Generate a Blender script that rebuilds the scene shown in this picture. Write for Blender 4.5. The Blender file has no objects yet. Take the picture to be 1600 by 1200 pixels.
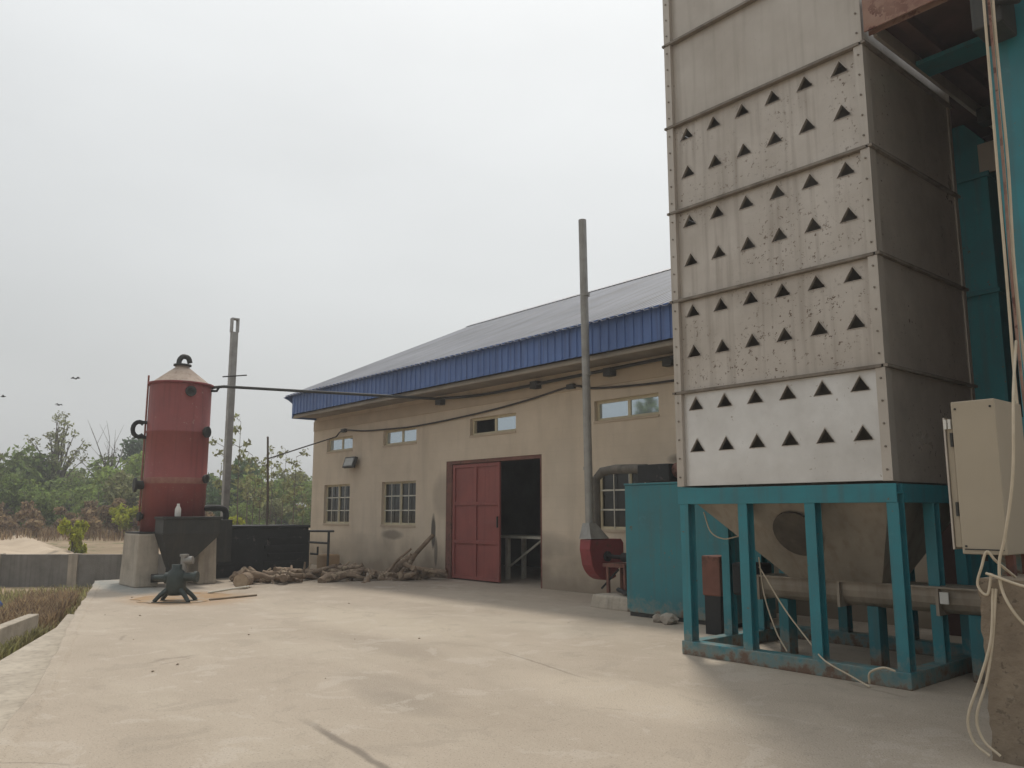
import bpy, bmesh, math, random
import numpy as np
from mathutils import Matrix, Vector, Euler
R = math.radians
scene = bpy.context.scene
col = scene.collection

# ---------------------------------------------------------------- camera
PITCH = math.atan(200 / 1280)
TH = math.atan(1100 / (1280 / math.cos(PITCH)))
FW = Vector((-math.cos(TH), math.sin(TH), 0))          # view direction on the ground
RT = Vector((math.sin(TH), math.cos(TH), 0))
cd = bpy.data.cameras.new('camera'); cam = bpy.data.objects.new('camera', cd); col.objects.link(cam)
cd.sensor_width = 36; cd.lens = 28.8; cd.clip_end = 3000; cd.clip_start = 0.05
look = FW * math.cos(PITCH) + Vector((0, 0, math.sin(PITCH)))
cam.location = (0, 0, 1.6)
cam.rotation_euler = look.to_track_quat('-Z', 'Y').to_euler()
scene.camera = cam
# ---------------------------------------------------------------- sky, sun, exposure
SUN_EL, SUN_DIR = R(62), Vector((-0.7071 * math.cos(R(62)), 0.7071 * math.cos(R(62)), math.sin(R(62))))
w = bpy.data.worlds.new('World'); scene.world = w; w.use_nodes = True
nt = w.node_tree; nt.nodes.clear()
def N(t, kind, **kw):
    n = t.nodes.new(kind)
    for k, v in kw.items(): setattr(n, k, v)
    return n
out = N(nt, 'ShaderNodeOutputWorld'); bgd = N(nt, 'ShaderNodeBackground'); L = nt.links.new
sky = N(nt, 'ShaderNodeTexSky', sky_type='NISHITA'); sky.sun_disc = False
sky.sun_elevation = SUN_EL; sky.sun_rotation = R(-45); sky.dust_density = 6; sky.air_density = 1.5
tc = N(nt, 'ShaderNodeTexCoord')
dot = N(nt, 'ShaderNodeVectorMath', operation='DOT_PRODUCT'); dot.inputs[1].default_value = SUN_DIR
L(tc.outputs['Generated'], dot.inputs[0])
mx = N(nt, 'ShaderNodeMath', operation='MAXIMUM'); mx.inputs[1].default_value = 0; L(dot.outputs['Value'], mx.inputs[0])
sq = N(nt, 'ShaderNodeMath', operation='POWER'); sq.inputs[1].default_value = 2.2; L(mx.outputs[0], sq.inputs[0])
ml = N(nt, 'ShaderNodeMath', operation='MULTIPLY_ADD'); ml.inputs[1].default_value = 4.3; ml.inputs[2].default_value = 3.45
L(sq.outputs[0], ml.inputs[0])
mp = N(nt, 'ShaderNodeMapping'); mp.inputs['Scale'].default_value = (1.2, 1.2, 3.0); L(tc.outputs['Generated'], mp.inputs[0])
cn = N(nt, 'ShaderNodeTexNoise'); cn.inputs['Scale'].default_value = 1.6; cn.inputs['Detail'].default_value = 5; cn.inputs['Roughness'].default_value = .45
L(mp.outputs[0], cn.inputs['Vector'])
cr = N(nt, 'ShaderNodeMapRange'); cr.inputs['From Min'].default_value = .3; cr.inputs['From Max'].default_value = .7
cr.inputs['To Min'].default_value = .94; cr.inputs['To Max'].default_value = 1.06; L(cn.outputs['Fac'], cr.inputs['Value'])
m2 = N(nt, 'ShaderNodeMath', operation='MULTIPLY'); L(ml.outputs[0], m2.inputs[0]); L(cr.outputs[0], m2.inputs[1])
cc = N(nt, 'ShaderNodeVectorMath', operation='SCALE'); cc.inputs[0].default_value = (0.975, 1.0, 1.005); L(m2.outputs[0], cc.inputs['Scale'])
mixs = N(nt, 'ShaderNodeMix', data_type='RGBA'); mixs.inputs['Factor'].default_value = .95
L(sky.outputs[0], mixs.inputs['A']); L(cc.outputs[0], mixs.inputs['B'])
L(mixs.outputs['Result'], bgd.inputs['Color']); bgd.inputs['Strength'].default_value = 0.115
L(bgd.outputs[0], out.inputs[0])
sd = bpy.data.lights.new('sun', 'SUN'); so = bpy.data.objects.new('sun', sd); col.objects.link(so)
sd.energy = 1.45; sd.angle = R(7); sd.color = (1, .93, .82)
so.rotation_euler = (-SUN_DIR).to_track_quat('-Z', 'Y').to_euler(); so.location = (0, 0, 40)
scene.view_settings.view_transform = 'Standard'; scene.view_settings.look = 'None'
scene.view_settings.exposure = 0.34; scene.view_settings.gamma = 1

# ---------------------------------------------------------------- materials
def surf(name, c1, c2=None, scale=3.0, rough=.7, metal=0.0, bump=.0, bscale=30.0, spots=None, streak=None, stain=None, leaf=False, spec=None, detail=6, sscale=(7, 7, .35)):
    """Principled surface: noise between two colours, then streaks (stretched in z), spots, and low dirt splashes."""
    m = bpy.data.materials.new(name); m.use_nodes = True; t = m.node_tree
    b = t.nodes['Principled BSDF']; l = t.links.new
    b.inputs['Roughness'].default_value = rough; b.inputs['Metallic'].default_value = metal
    if spec is not None: b.inputs['Specular IOR Level'].default_value = spec
    tc = N(t, 'ShaderNodeTexCoord'); oc = tc.outputs['Object']
    c2 = c2 or tuple(x * .75 for x in c1)
    n = N(t, 'ShaderNodeTexNoise'); n.inputs['Scale'].default_value = scale; n.inputs['Detail'].default_value = detail; n.inputs['Roughness'].default_value = .62
    l(oc, n.inputs['Vector'])
    def rng(src, a, b_, lo=0., hi=1.):
        r = N(t, 'ShaderNodeMapRange'); r.inputs['From Min'].default_value = a; r.inputs['From Max'].default_value = b_
        r.inputs['To Min'].default_value = lo; r.inputs['To Max'].default_value = hi; l(src, r.inputs['Value']); return r.outputs[0]
    def mix(a, b_, fac):
        x = N(t, 'ShaderNodeMix', data_type='RGBA')
        for s, v in (('A', a), ('B', b_)):
            if isinstance(v, tuple): x.inputs[s].default_value = (*v, 1)
            else: l(v, x.inputs[s])
        if isinstance(fac, (int, float)): x.inputs['Factor'].default_value = fac
        else: l(fac, x.inputs['Factor'])
        return x.outputs['Result']
    c = mix(c1, c2, rng(n.outputs['Fac'], .35, .68))
    if leaf:
        g = N(t, 'ShaderNodeNewGeometry'); h = N(t, 'ShaderNodeHueSaturation'); l(c, h.inputs['Color'])
        l(rng(g.outputs['Random Per Island'], 0, 1, .55, 1.5), h.inputs['Value']); l(rng(g.outputs['Random Per Island'], 0, 1, .485, .515), h.inputs['Hue'])
        c = h.outputs[0]
    if streak:
        mpn = N(t, 'ShaderNodeMapping'); mpn.inputs['Scale'].default_value = sscale; l(oc, mpn.inputs[0])
        s = N(t, 'ShaderNodeTexNoise'); s.inputs['Scale'].default_value = 1.6; s.inputs['Detail'].default_value = 5; l(mpn.outputs[0], s.inputs['Vector'])
        c = mix(c, streak[0], rng(s.outputs['Fac'], .5, .78, 0, streak[1]))
    if spots:
        s = N(t, 'ShaderNodeTexNoise'); s.inputs['Scale'].default_value = spots[1]; s.inputs['Detail'].default_value = 3; s.inputs['Roughness'].default_value = .7; l(oc, s.inputs['Vector'])
        mp2 = N(t, 'ShaderNodeMapping'); mp2.inputs['Location'].default_value = (3.3, 7.1, 1.7); l(oc, mp2.inputs[0])
        s2 = N(t, 'ShaderNodeTexNoise'); s2.inputs['Scale'].default_value = 1.3; l(mp2.outputs[0], s2.inputs['Vector'])
        f = rng(s.outputs['Fac'], spots[2], spots[2] + .05); f2 = rng(s2.outputs['Fac'], .4, .6)
        mm = N(t, 'ShaderNodeMath', operation='MULTIPLY'); l(f, mm.inputs[0]); l(f2, mm.inputs[1])
        c = mix(c, spots[0], mm.outputs[0])
    if stain: c = stain(t, l, oc, c, mix, rng)
    l(c, b.inputs['Base Color'])
    if bump:
        n2 = N(t, 'ShaderNodeTexNoise'); n2.inputs['Scale'].default_value = bscale; n2.inputs['Detail'].default_value = 5; l(oc, n2.inputs['Vector'])
        bp = N(t, 'ShaderNodeBump'); bp.inputs['Strength'].default_value = bump; bp.inputs['Distance'].default_value = .02
        l(n2.outputs['Fac'], bp.inputs['Height']); l(bp.outputs[0], b.inputs['Normal'])
    if rough > .2 and metal > .2:
        l(rng(n.outputs['Fac'], .3, .7, rough - .12, rough + .12), b.inputs['Roughness'])
    if leaf:
        tr = N(t, 'ShaderNodeBsdfTranslucent'); l(c, tr.inputs['Color']); ms = N(t, 'ShaderNodeMixShader'); ms.inputs[0].default_value = .5
        o = t.nodes['Material Output']; l(b.outputs[0], ms.inputs[1]); l(tr.outputs[0], ms.inputs[2]); l(ms.outputs[0], o.inputs['Surface'])
    return m

def blob(t, l, oc, cx, cz, rx, rz, soft=.5, wob=.25, ax=0):
    """Mask of an irregular stain: an ellipse in two object axes with a wobbling rim."""
    mpn = N(t, 'ShaderNodeMapping', vector_type='POINT')
    n = N(t, 'ShaderNodeTexNoise'); n.inputs['Scale'].default_value = 2.2; n.inputs['Detail'].default_value = 5; l(oc, n.inputs['Vector'])
    s = N(t, 'ShaderNodeSeparateXYZ'); l(oc, s.inputs[0])
    def term(src, c, r):
        a = N(t, 'ShaderNodeMath', operation='SUBTRACT'); l(src, a.inputs[0]); a.inputs[1].default_value = c
        d = N(t, 'ShaderNodeMath', operation='DIVIDE'); l(a.outputs[0], d.inputs[0]); d.inputs[1].default_value = r
        p = N(t, 'ShaderNodeMath', operation='POWER'); l(d.outputs[0], p.inputs[0]); p.inputs[1].default_value = 2
        return p.outputs[0]
    a = N(t, 'ShaderNodeMath', operation='ADD'); l(term(s.outputs['X'], cx, rx), a.inputs[0]); l(term(s.outputs['Y' if ax else 'Z'], cz, rz), a.inputs[1])
    q = N(t, 'ShaderNodeMath', operation='MULTIPLY_ADD'); l(n.outputs['Fac'], q.inputs[0]); q.inputs[1].default_value = wob * 4; l(a.outputs[0], q.inputs[2])
    r = N(t, 'ShaderNodeMapRange'); r.inputs['From Min'].default_value = 1 + wob * 2 - soft; r.inputs['From Max'].default_value = 1 + wob * 2 + soft
    r.inputs['To Min'].default_value = 1; r.inputs['To Max'].default_value = 0; l(q.outputs[0], r.inputs['Value'])
    return r.outputs[0]

def fac(t, l, m, k):
    x = N(t, 'ShaderNodeMath', operation='MULTIPLY'); l(m, x.inputs[0]); x.inputs[1].default_value = k; return x.outputs[0]

def wall_marks(t, l, oc, c, mix, rng):
    # soot smear beside the door, damp foot of the wall, repaired patches
    s = N(t, 'ShaderNodeSeparateXYZ'); l(oc, s.inputs[0])
    n = N(t, 'ShaderNodeTexNoise'); n.inputs['Scale'].default_value = 1.4; n.inputs['Detail'].default_value = 6; l(oc, n.inputs['Vector'])
    h = N(t, 'ShaderNodeMath', operation='MULTIPLY_ADD'); l(n.outputs['Fac'], h.inputs[0]); h.inputs[1].default_value = -1.3; l(s.outputs['Z'], h.inputs[2])
    c = mix(c, (.20, .16, .12), rng(h.outputs[0], .35, -.5, 0, .75))
    for (cx, cz, rx, rz, colr, k, sf) in ((-1.68, 1.12, .10, .40, (.05, .045, .04), .9, .35), (-1.56, .62, .07, .35, (.08, .07, .06), .7, .4), (6.3, 2.55, .45, .12, (.10, .085, .07), .7, .5), (-3.6, 1.0, .5, .12, (.12, .10, .08), .6, .5),
                                  (2.3, .9, .9, .25, (.2, .17, .14), .4, .6), (-5.5, .6, 1.4, .4, (.5, .43, .34), .5, .5), (3.0, 2.3, .5, .9, (.52, .45, .36), .4, .5), (-1.3, 2.0, .4, .5, (.3, .25, .2), .5, .5)):
        c = mix(c, colr, fac(t, l, blob(t, l, oc, cx, cz, rx, rz, sf), k))
    # faint block courses telegraphing through the render
    br = N(t, 'ShaderNodeTexBrick'); br.inputs['Scale'].default_value = 1; br.inputs['Brick Width'].default_value = .47; br.inputs['Row Height'].default_value = .24; br.inputs['Mortar Size'].default_value = .012; br.inputs['Mortar Smooth'].default_value = 1
    br.inputs['Color1'].default_value = (1, 1, 1, 1); br.inputs['Color2'].default_value = (.9, .9, .9, 1); br.inputs['Mortar'].default_value = (.75, .75, .75, 1)
    cb = N(t, 'ShaderNodeCombineXYZ'); l(s.outputs['X'], cb.inputs[0]); l(s.outputs['Z'], cb.inputs[1]); l(cb.outputs[0], br.inputs['Vector'])
    x = N(t, 'ShaderNodeMix', data_type='RGBA', blend_type='MULTIPLY'); x.inputs['Factor'].default_value = .22; l(c, x.inputs['A']); l(br.outputs[0], x.inputs['B'])
    return x.outputs['Result']

def yard_marks(t, l, oc, c, mix, rng):
    mpn = N(t, 'ShaderNodeMapping'); mpn.inputs['Rotation'].default_value = (0, 0, R(20)); mpn.inputs['Scale'].default_value = (.35, 1.1, 1); l(oc, mpn.inputs[0])
    n = N(t, 'ShaderNodeTexNoise'); n.inputs['Scale'].default_value = .9; n.inputs['Detail'].default_value = 8; n.inputs['Roughness'].default_value = .66; l(mpn.outputs[0], n.inputs['Vector'])
    c = mix(c, (.50, .435, .35), rng(n.outputs['Fac'], .5, .62, 0, .45))
    c = mix(c, (.30, .255, .20), rng(n.outputs['Fac'], .42, .28, 0, .2))
    v = N(t, 'ShaderNodeTexNoise'); v.inputs['Scale'].default_value = 9; v.inputs['Detail'].default_value = 8; v.inputs['Roughness'].default_value = .75; l(oc, v.inputs['Vector'])
    c = mix(c, (.27, .23, .19), rng(v.outputs['Fac'], .60, .74, 0, .55))
    c = mix(c, (.52, .46, .385), rng(v.outputs['Fac'], .40, .28, 0, .4))
    for (cx, cy, rx, ry, colr, k) in ((-8.9, 5.5, 1.1, .35, (.25, .21, .165), .3), (-6.8, 4.3, .9, .3, (.24, .2, .16), .3), (-6.2, 4.0, .6, .2, (.24, .205, .165), .35), (-19.5, 5.4, 2.4, .5, (.28, .30, .29), .8), (-16.0, 5.6, 1.3, 1.0, (.42, .26, .14), .7), (-11.0, 6.6, 2.2, .8, (.55, .48, .38), .5), (-9, 8.2, 1.5, .5, (.5, .44, .36), .4), (-5.2, 5.6, 1.2, .5, (.58, .5, .4), .5), (-17.5, 10, 2.6, 2.0, (.16, .13, .10), .5)):
        c = mix(c, colr, fac(t, l, blob(t, l, oc, cx, cy, rx, ry, .7, .3, 1), k))
    e = N(t, 'ShaderNodeTexNoise'); e.inputs['Scale'].default_value = 1.7; e.inputs['Detail'].default_value = 10; e.inputs['Roughness'].default_value = .7; e.inputs['Distortion'].default_value = .6; l(oc, e.inputs['Vector'])
    c = mix(c, (.33, .28, .225), rng(e.outputs['Fac'], .57, .60, 0, .34)); c = mix(c, (.54, .48, .41), rng(e.outputs['Fac'], .44, .41, 0, .38))
    e2 = N(t, 'ShaderNodeTexNoise'); e2.inputs['Scale'].default_value = 55; e2.inputs['Detail'].default_value = 4; l(oc, e2.inputs['Vector'])
    c = mix(c, (.22, .185, .15), rng(e2.outputs['Fac'], .60, .68, 0, .7)); c = mix(c, (.58, .52, .45), rng(e2.outputs['Fac'], .38, .30, 0, .4))
    dn = N(t, 'ShaderNodeTexNoise'); dn.inputs['Scale'].default_value = 1.1; dn.inputs['Detail'].default_value = 6; l(oc, dn.inputs['Vector'])
    dv = N(t, 'ShaderNodeMix', data_type='VECTOR'); dv.inputs['Factor'].default_value = .22; l(oc, dv.inputs['A']); l(dn.outputs['Color'], dv.inputs['B'])
    vo = N(t, 'ShaderNodeTexVoronoi', feature='DISTANCE_TO_EDGE'); vo.inputs['Scale'].default_value = .42; l(dv.outputs['Result'], vo.inputs['Vector'])
    f1 = rng(vo.outputs['Distance'], .007, .002, 0, .4); f2 = rng(dn.outputs['Fac'], .56, .62)
    pm = N(t, 'ShaderNodeMath', operation='MULTIPLY'); l(f1, pm.inputs[0]); l(f2, pm.inputs[1]); c = mix(c, (.2, .165, .13), pm.outputs[0])
    # pour joints: bands in rotated object coordinates
    for (ang, off, w_, lo, hi, k) in ((6.7, 2.415, .05, -6.2, -2.0, .7), (12.1, 4.61, .025, -8.7, -7.0, .45), (17.0, 8.75, .03, -12, 0, .2), (106, 6.6, .02, 0, 14, .22)):
        mpn = N(t, 'ShaderNodeMapping'); mpn.inputs['Rotation'].default_value = (0, 0, R(ang)); l(oc, mpn.inputs[0])
        nz = N(t, 'ShaderNodeTexNoise'); nz.inputs['Scale'].default_value = 3; nz.inputs['Detail'].default_value = 4; l(oc, nz.inputs['Vector'])
        s = N(t, 'ShaderNodeSeparateXYZ'); l(mpn.outputs[0], s.inputs[0])
        a = N(t, 'ShaderNodeMath', operation='MULTIPLY_ADD'); l(nz.outputs['Fac'], a.inputs[0]); a.inputs[1].default_value = .09; l(s.outputs['Y'], a.inputs[2])
        d = N(t, 'ShaderNodeMath', operation='SUBTRACT'); l(a.outputs[0], d.inputs[0]); d.inputs[1].default_value = off
        ab = N(t, 'ShaderNodeMath', operation='ABSOLUTE'); l(d.outputs[0], ab.inputs[0])
        f = rng(ab.outputs[0], w_, w_ * .35, 0, 1)
        g1 = rng(s.outputs['X'], lo - .4, lo + .2); g2 = rng(s.outputs['X'], hi + .2, hi - .4)
        p = N(t, 'ShaderNodeMath', operation='MULTIPLY'); l(f, p.inputs[0]); l(g1, p.inputs[1])
        p2 = N(t, 'ShaderNodeMath', operation='MULTIPLY'); l(p.outputs[0], p2.inputs[0]); l(g2, p2.inputs[1])
        c = mix(c, (.16, .135, .11), fac(t, l, p2.outputs[0], k))
    return c

def teal_marks(t, l, oc, c, mix, rng):
    # rust creeping up from the feet and round the welds under the top beam
    s = N(t, 'ShaderNodeSeparateXYZ'); l(oc, s.inputs[0])
    n = N(t, 'ShaderNodeTexNoise'); n.inputs['Scale'].default_value = 6; n.inputs['Detail'].default_value = 7; n.inputs['Roughness'].default_value = .7; l(oc, n.inputs['Vector'])
    h = N(t, 'ShaderNodeMath', operation='MULTIPLY_ADD'); l(n.outputs['Fac'], h.inputs[0]); h.inputs[1].default_value = -.9; l(s.outputs['Z'], h.inputs[2])
    c = mix(c, (.30, .25, .19), rng(h.outputs[0], -.18, -.42, 0, .7))
    c = mix(c, (.14, .075, .045), rng(h.outputs[0], -.36, -.48, 0, .9))
    e = N(t, 'ShaderNodeTexNoise'); e.inputs['Scale'].default_value = 3.2; e.inputs['Detail'].default_value = 9; e.inputs['Roughness'].default_value = .75; l(oc, e.inputs['Vector'])
    c = mix(c, (.10, .07, .05), rng(e.outputs['Fac'], .655, .675, 0, .85)); return mix(c, (.09, .30, .33), rng(e.outputs['Fac'], .40, .30, 0, .35))

M = {}
M['plaster'] = surf('plaster', (.66, .56, .44), (.57, .48, .37), .9, .92, bump=.25, bscale=60, streak=((.30, .25, .19), .3), sscale=(1.6, 1.6, .3), stain=wall_marks)
M['plain_plaster'] = surf('plain_plaster', (.52, .42, .31), (.43, .35, .26), 1.2, .92, bump=.2, bscale=60)
M['yard'] = surf('yard_concrete', (.455, .385, .31), (.40, .335, .265), .8, .93, bump=.5, bscale=70, stain=yard_marks, detail=8)
M['concrete'] = surf('old_concrete', (.50, .44, .36), (.36, .31, .25), 2.5, .95, bump=.6, bscale=22, streak=((.16, .14, .115), .5))
M['rough_concrete'] = surf('rough_concrete', (.30, .24, .175), (.21, .165, .12), 4, .95, bump=1.0, bscale=16, spots=((.14, .11, .08), 14, .6))
M['block'] = surf('grey_block', (.25, .235, .215), (.17, .16, .145), 2.2, .95, bump=.6, bscale=30, streak=((.10, .095, .085), .6))
M['earth'] = surf('earth', (.36, .27, .18), (.22, .16, .10), .35, 1, bump=.8, bscale=6, spots=((.14, .14, .06), 1.5, .52))
M['sand'] = surf('sand', (.55, .45, .34), (.42, .33, .24), .5, 1, bump=.5, bscale=5)
M['roof'] = surf('roof_sheet', (.415, .42, .455), (.33, .335, .365), .5, .42, .3, streak=((.24, .22, .205), .75), sscale=(2.2, .09, .09))
M['blue'] = surf('blue_sheet', (.10, .185, .44), (.075, .14, .34), .7, .5, streak=((.05, .08, .2), .7))
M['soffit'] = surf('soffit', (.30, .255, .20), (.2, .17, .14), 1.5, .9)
M['cream'] = surf('cream_frame', (.62, .55, .38), (.5, .44, .3), 5, .55)
M['white_bar'] = surf('white_bar', (.6, .58, .5), (.45, .43, .36), 6, .6)
M['red_door'] = surf('red_door', (.29, .080, .068), (.23, .068, .058), 2, .6, streak=((.14, .035, .03), .5), spots=((.4, .22, .16), 20, .68))
M['boiler_red'] = surf('boiler_red', (.31, .075, .068), (.235, .062, .058), 1.2, .55, streak=((.14, .04, .038), .6), spots=((.36, .22, .17), 14, .64))
M['boiler_band'] = surf('boiler_band', (.34, .17, .13), (.26, .10, .08), 6, .8)
M['cone'] = surf('dusty_cone', (.46, .37, .30), (.35, .27, .22), 3, .8, streak=((.2, .12, .09), .6))
M['fan_red'] = surf('fan_red', (.27, .045, .05), (.19, .035, .035), 3, .6, spots=((.12, .05, .035), 12, .6))
M['brown_red'] = surf('brown_red', (.20, .085, .06), (.13, .055, .04), 3, .8, spots=((.08, .04, .03), 10, .55))
M['deck_dark'] = surf('deck_dark', (.10, .05, .042), (.06, .035, .03), 3, .85)
M['beam_rust'] = surf('beam_rust', (.34, .22, .17), (.24, .12, .09), 3, .8, spots=((.14, .06, .045), 9, .52))
M['galv'] = surf('galvanised', (.56, .505, .445), (.43, .385, .335), .9, .46, .4, bump=.12, bscale=9, spots=((.15, .105, .075), 24, .60), streak=((.26, .215, .175), .6))
M['galv_side'] = surf('galvanised_side', (.50, .45, .385), (.34, .30, .26), 1.0, .36, .4, bump=.25, bscale=2.5, streak=((.52, .46, .39), .6), sscale=(2, 1.6, .25), spots=((.13, .09, .07), 22, .63))
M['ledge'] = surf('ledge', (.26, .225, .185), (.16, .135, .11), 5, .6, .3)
M['galv_clean'] = surf('galvanised_clean', (.76, .74, .71), (.58, .56, .53), 1.2, .38, .45, bump=.15, bscale=4, spots=((.36, .31, .25), 20, .68))
M['galv_flat'] = surf('galvanised_plain', (.54, .49, .43), (.43, .385, .335), .8, .46, .4, bump=.12, bscale=7, streak=((.29, .245, .195), .45), spots=((.18, .13, .09), 26, .70))
M['galv_pole'] = surf('galvanised_pole', (.36, .35, .33), (.27, .26, .24), 4, .5, .4, streak=((.2, .18, .16), .5))
M['hopper_skin'] = surf('hopper_skin', (.37, .32, .26), (.27, .235, .19), 1.8, .6, .35, streak=((.2, .15, .11), .6))
M['hatch'] = surf('hatch', (.10, .082, .062), (.06, .05, .04), 7, .8)
M['teal'] = surf('teal_paint', (.028, .225, .27), (.035, .18, .215), 2.5, .5, bump=.1, bscale=12, streak=((.06, .13, .14), .7), spots=((.15, .095, .06), 17, .66), stain=teal_marks)
M['teal_dull'] = surf('teal_cabinet_paint', (.024, .19, .225), (.035, .15, .175), 1.3, .55, bump=.15, bscale=3, streak=((.06, .125, .135), .7), spots=((.14, .13, .11), 12, .66), stain=teal_marks)
M['black'] = surf('sooty_black', (.022, .023, .024), (.012, .013, .014), 2.5, .75, bump=.4, bscale=14, spots=((.09, .08, .07), 6, .62))
M['dark_steel'] = surf('dark_steel', (.05, .05, .046), (.032, .032, .03), 3, .6, .2, streak=((.085, .075, .06), .5))
M['sooty_pipe'] = surf('sooty_pipe', (.22, .20, .17), (.09, .08, .07), 3, .8, streak=((.05, .045, .04), .7))
M['dark_green'] = surf('machine_paint', (.055, .07, .065), (.035, .045, .042), 6, .55, .2)
M['cable'] = surf('black_cable', (.06, .05, .045), (.045, .038, .033), 5, .8)
M['white_cable'] = surf('pale_cable', (.62, .53, .40), (.5, .42, .3), 5, .6)
M['beige'] = surf('beige_cabinet', (.42, .36, .27), (.37, .315, .235), 1.4, .5, bump=.05, bscale=10, spots=((.24, .19, .13), 16, .715))
M['bark'] = surf('log_bark', (.30, .22, .155), (.13, .095, .065), 3, .95, bump=1.0, bscale=40, spots=((.44, .35, .25), 5, .55))
M['bark_pale'] = surf('tree_bark', (.17, .14, .11), (.10, .08, .06), 6, .95)
M['end_grain'] = surf('end_grain', (.42, .33, .23), (.3, .22, .15), 12, .9)
M['rust'] = surf('rust_sheet', (.40, .28, .17), (.33, .20, .10), 1.6, .9, spots=((.36, .30, .235), 5, .47))
M['plank'] = surf('plank', (.28, .22, .15), (.18, .14, .1), 8, .9)
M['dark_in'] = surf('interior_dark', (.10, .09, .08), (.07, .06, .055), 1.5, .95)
M['stone'] = surf('stone', (.42, .37, .31), (.28, .24, .2), 6, .95, bump=.6, bscale=14)
M['white_plastic'] = surf('white_plastic', (.75, .74, .70), (.6, .59, .55), 6, .4)
M['blue_plastic'] = surf('blue_plastic', (.05, .13, .42), (.04, .1, .33), 6, .5)
M['bird'] = surf('bird', (.02, .02, .022), (.03, .03, .03), 6, .8)
for k, a, b_ in (('leaf_mid', (.23, .29, .085), (.15, .20, .058)), ('leaf_fresh', (.31, .38, .095), (.22, .29, .07)), ('leaf_dark', (.085, .14, .05), (.055, .095, .035)), ('leaf_yellow', (.40, .40, .04), (.30, .33, .035)), ('leaf_weed', (.33, .28, .15), (.22, .215, .085)), ('leaf_dry', (.32, .225, .135), (.22, .15, .09)), ('leaf_grey', (.28, .285, .135), (.20, .21, .095))):
    M[k] = surf(k, a, b_, .9, .75, leaf=True)
def glass(name, c, metal, rough=.04):
    m = bpy.data.materials.new(name); m.use_nodes = True; b = m.node_tree.nodes['Principled BSDF']
    b.inputs['Base Color'].default_value = (*c, 1); b.inputs['Metallic'].default_value = metal; b.inputs['Roughness'].default_value = rough
    return m
M['glass_blue'] = glass('reflective_blue_glass', (.62, .72, .80), .75)
M['glass_dark'] = glass('dark_glass', (.02, .02, .016), 0, .08)
M['lens'] = glass('lamp_lens', (.30, .30, .28), .2, .15)

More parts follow.
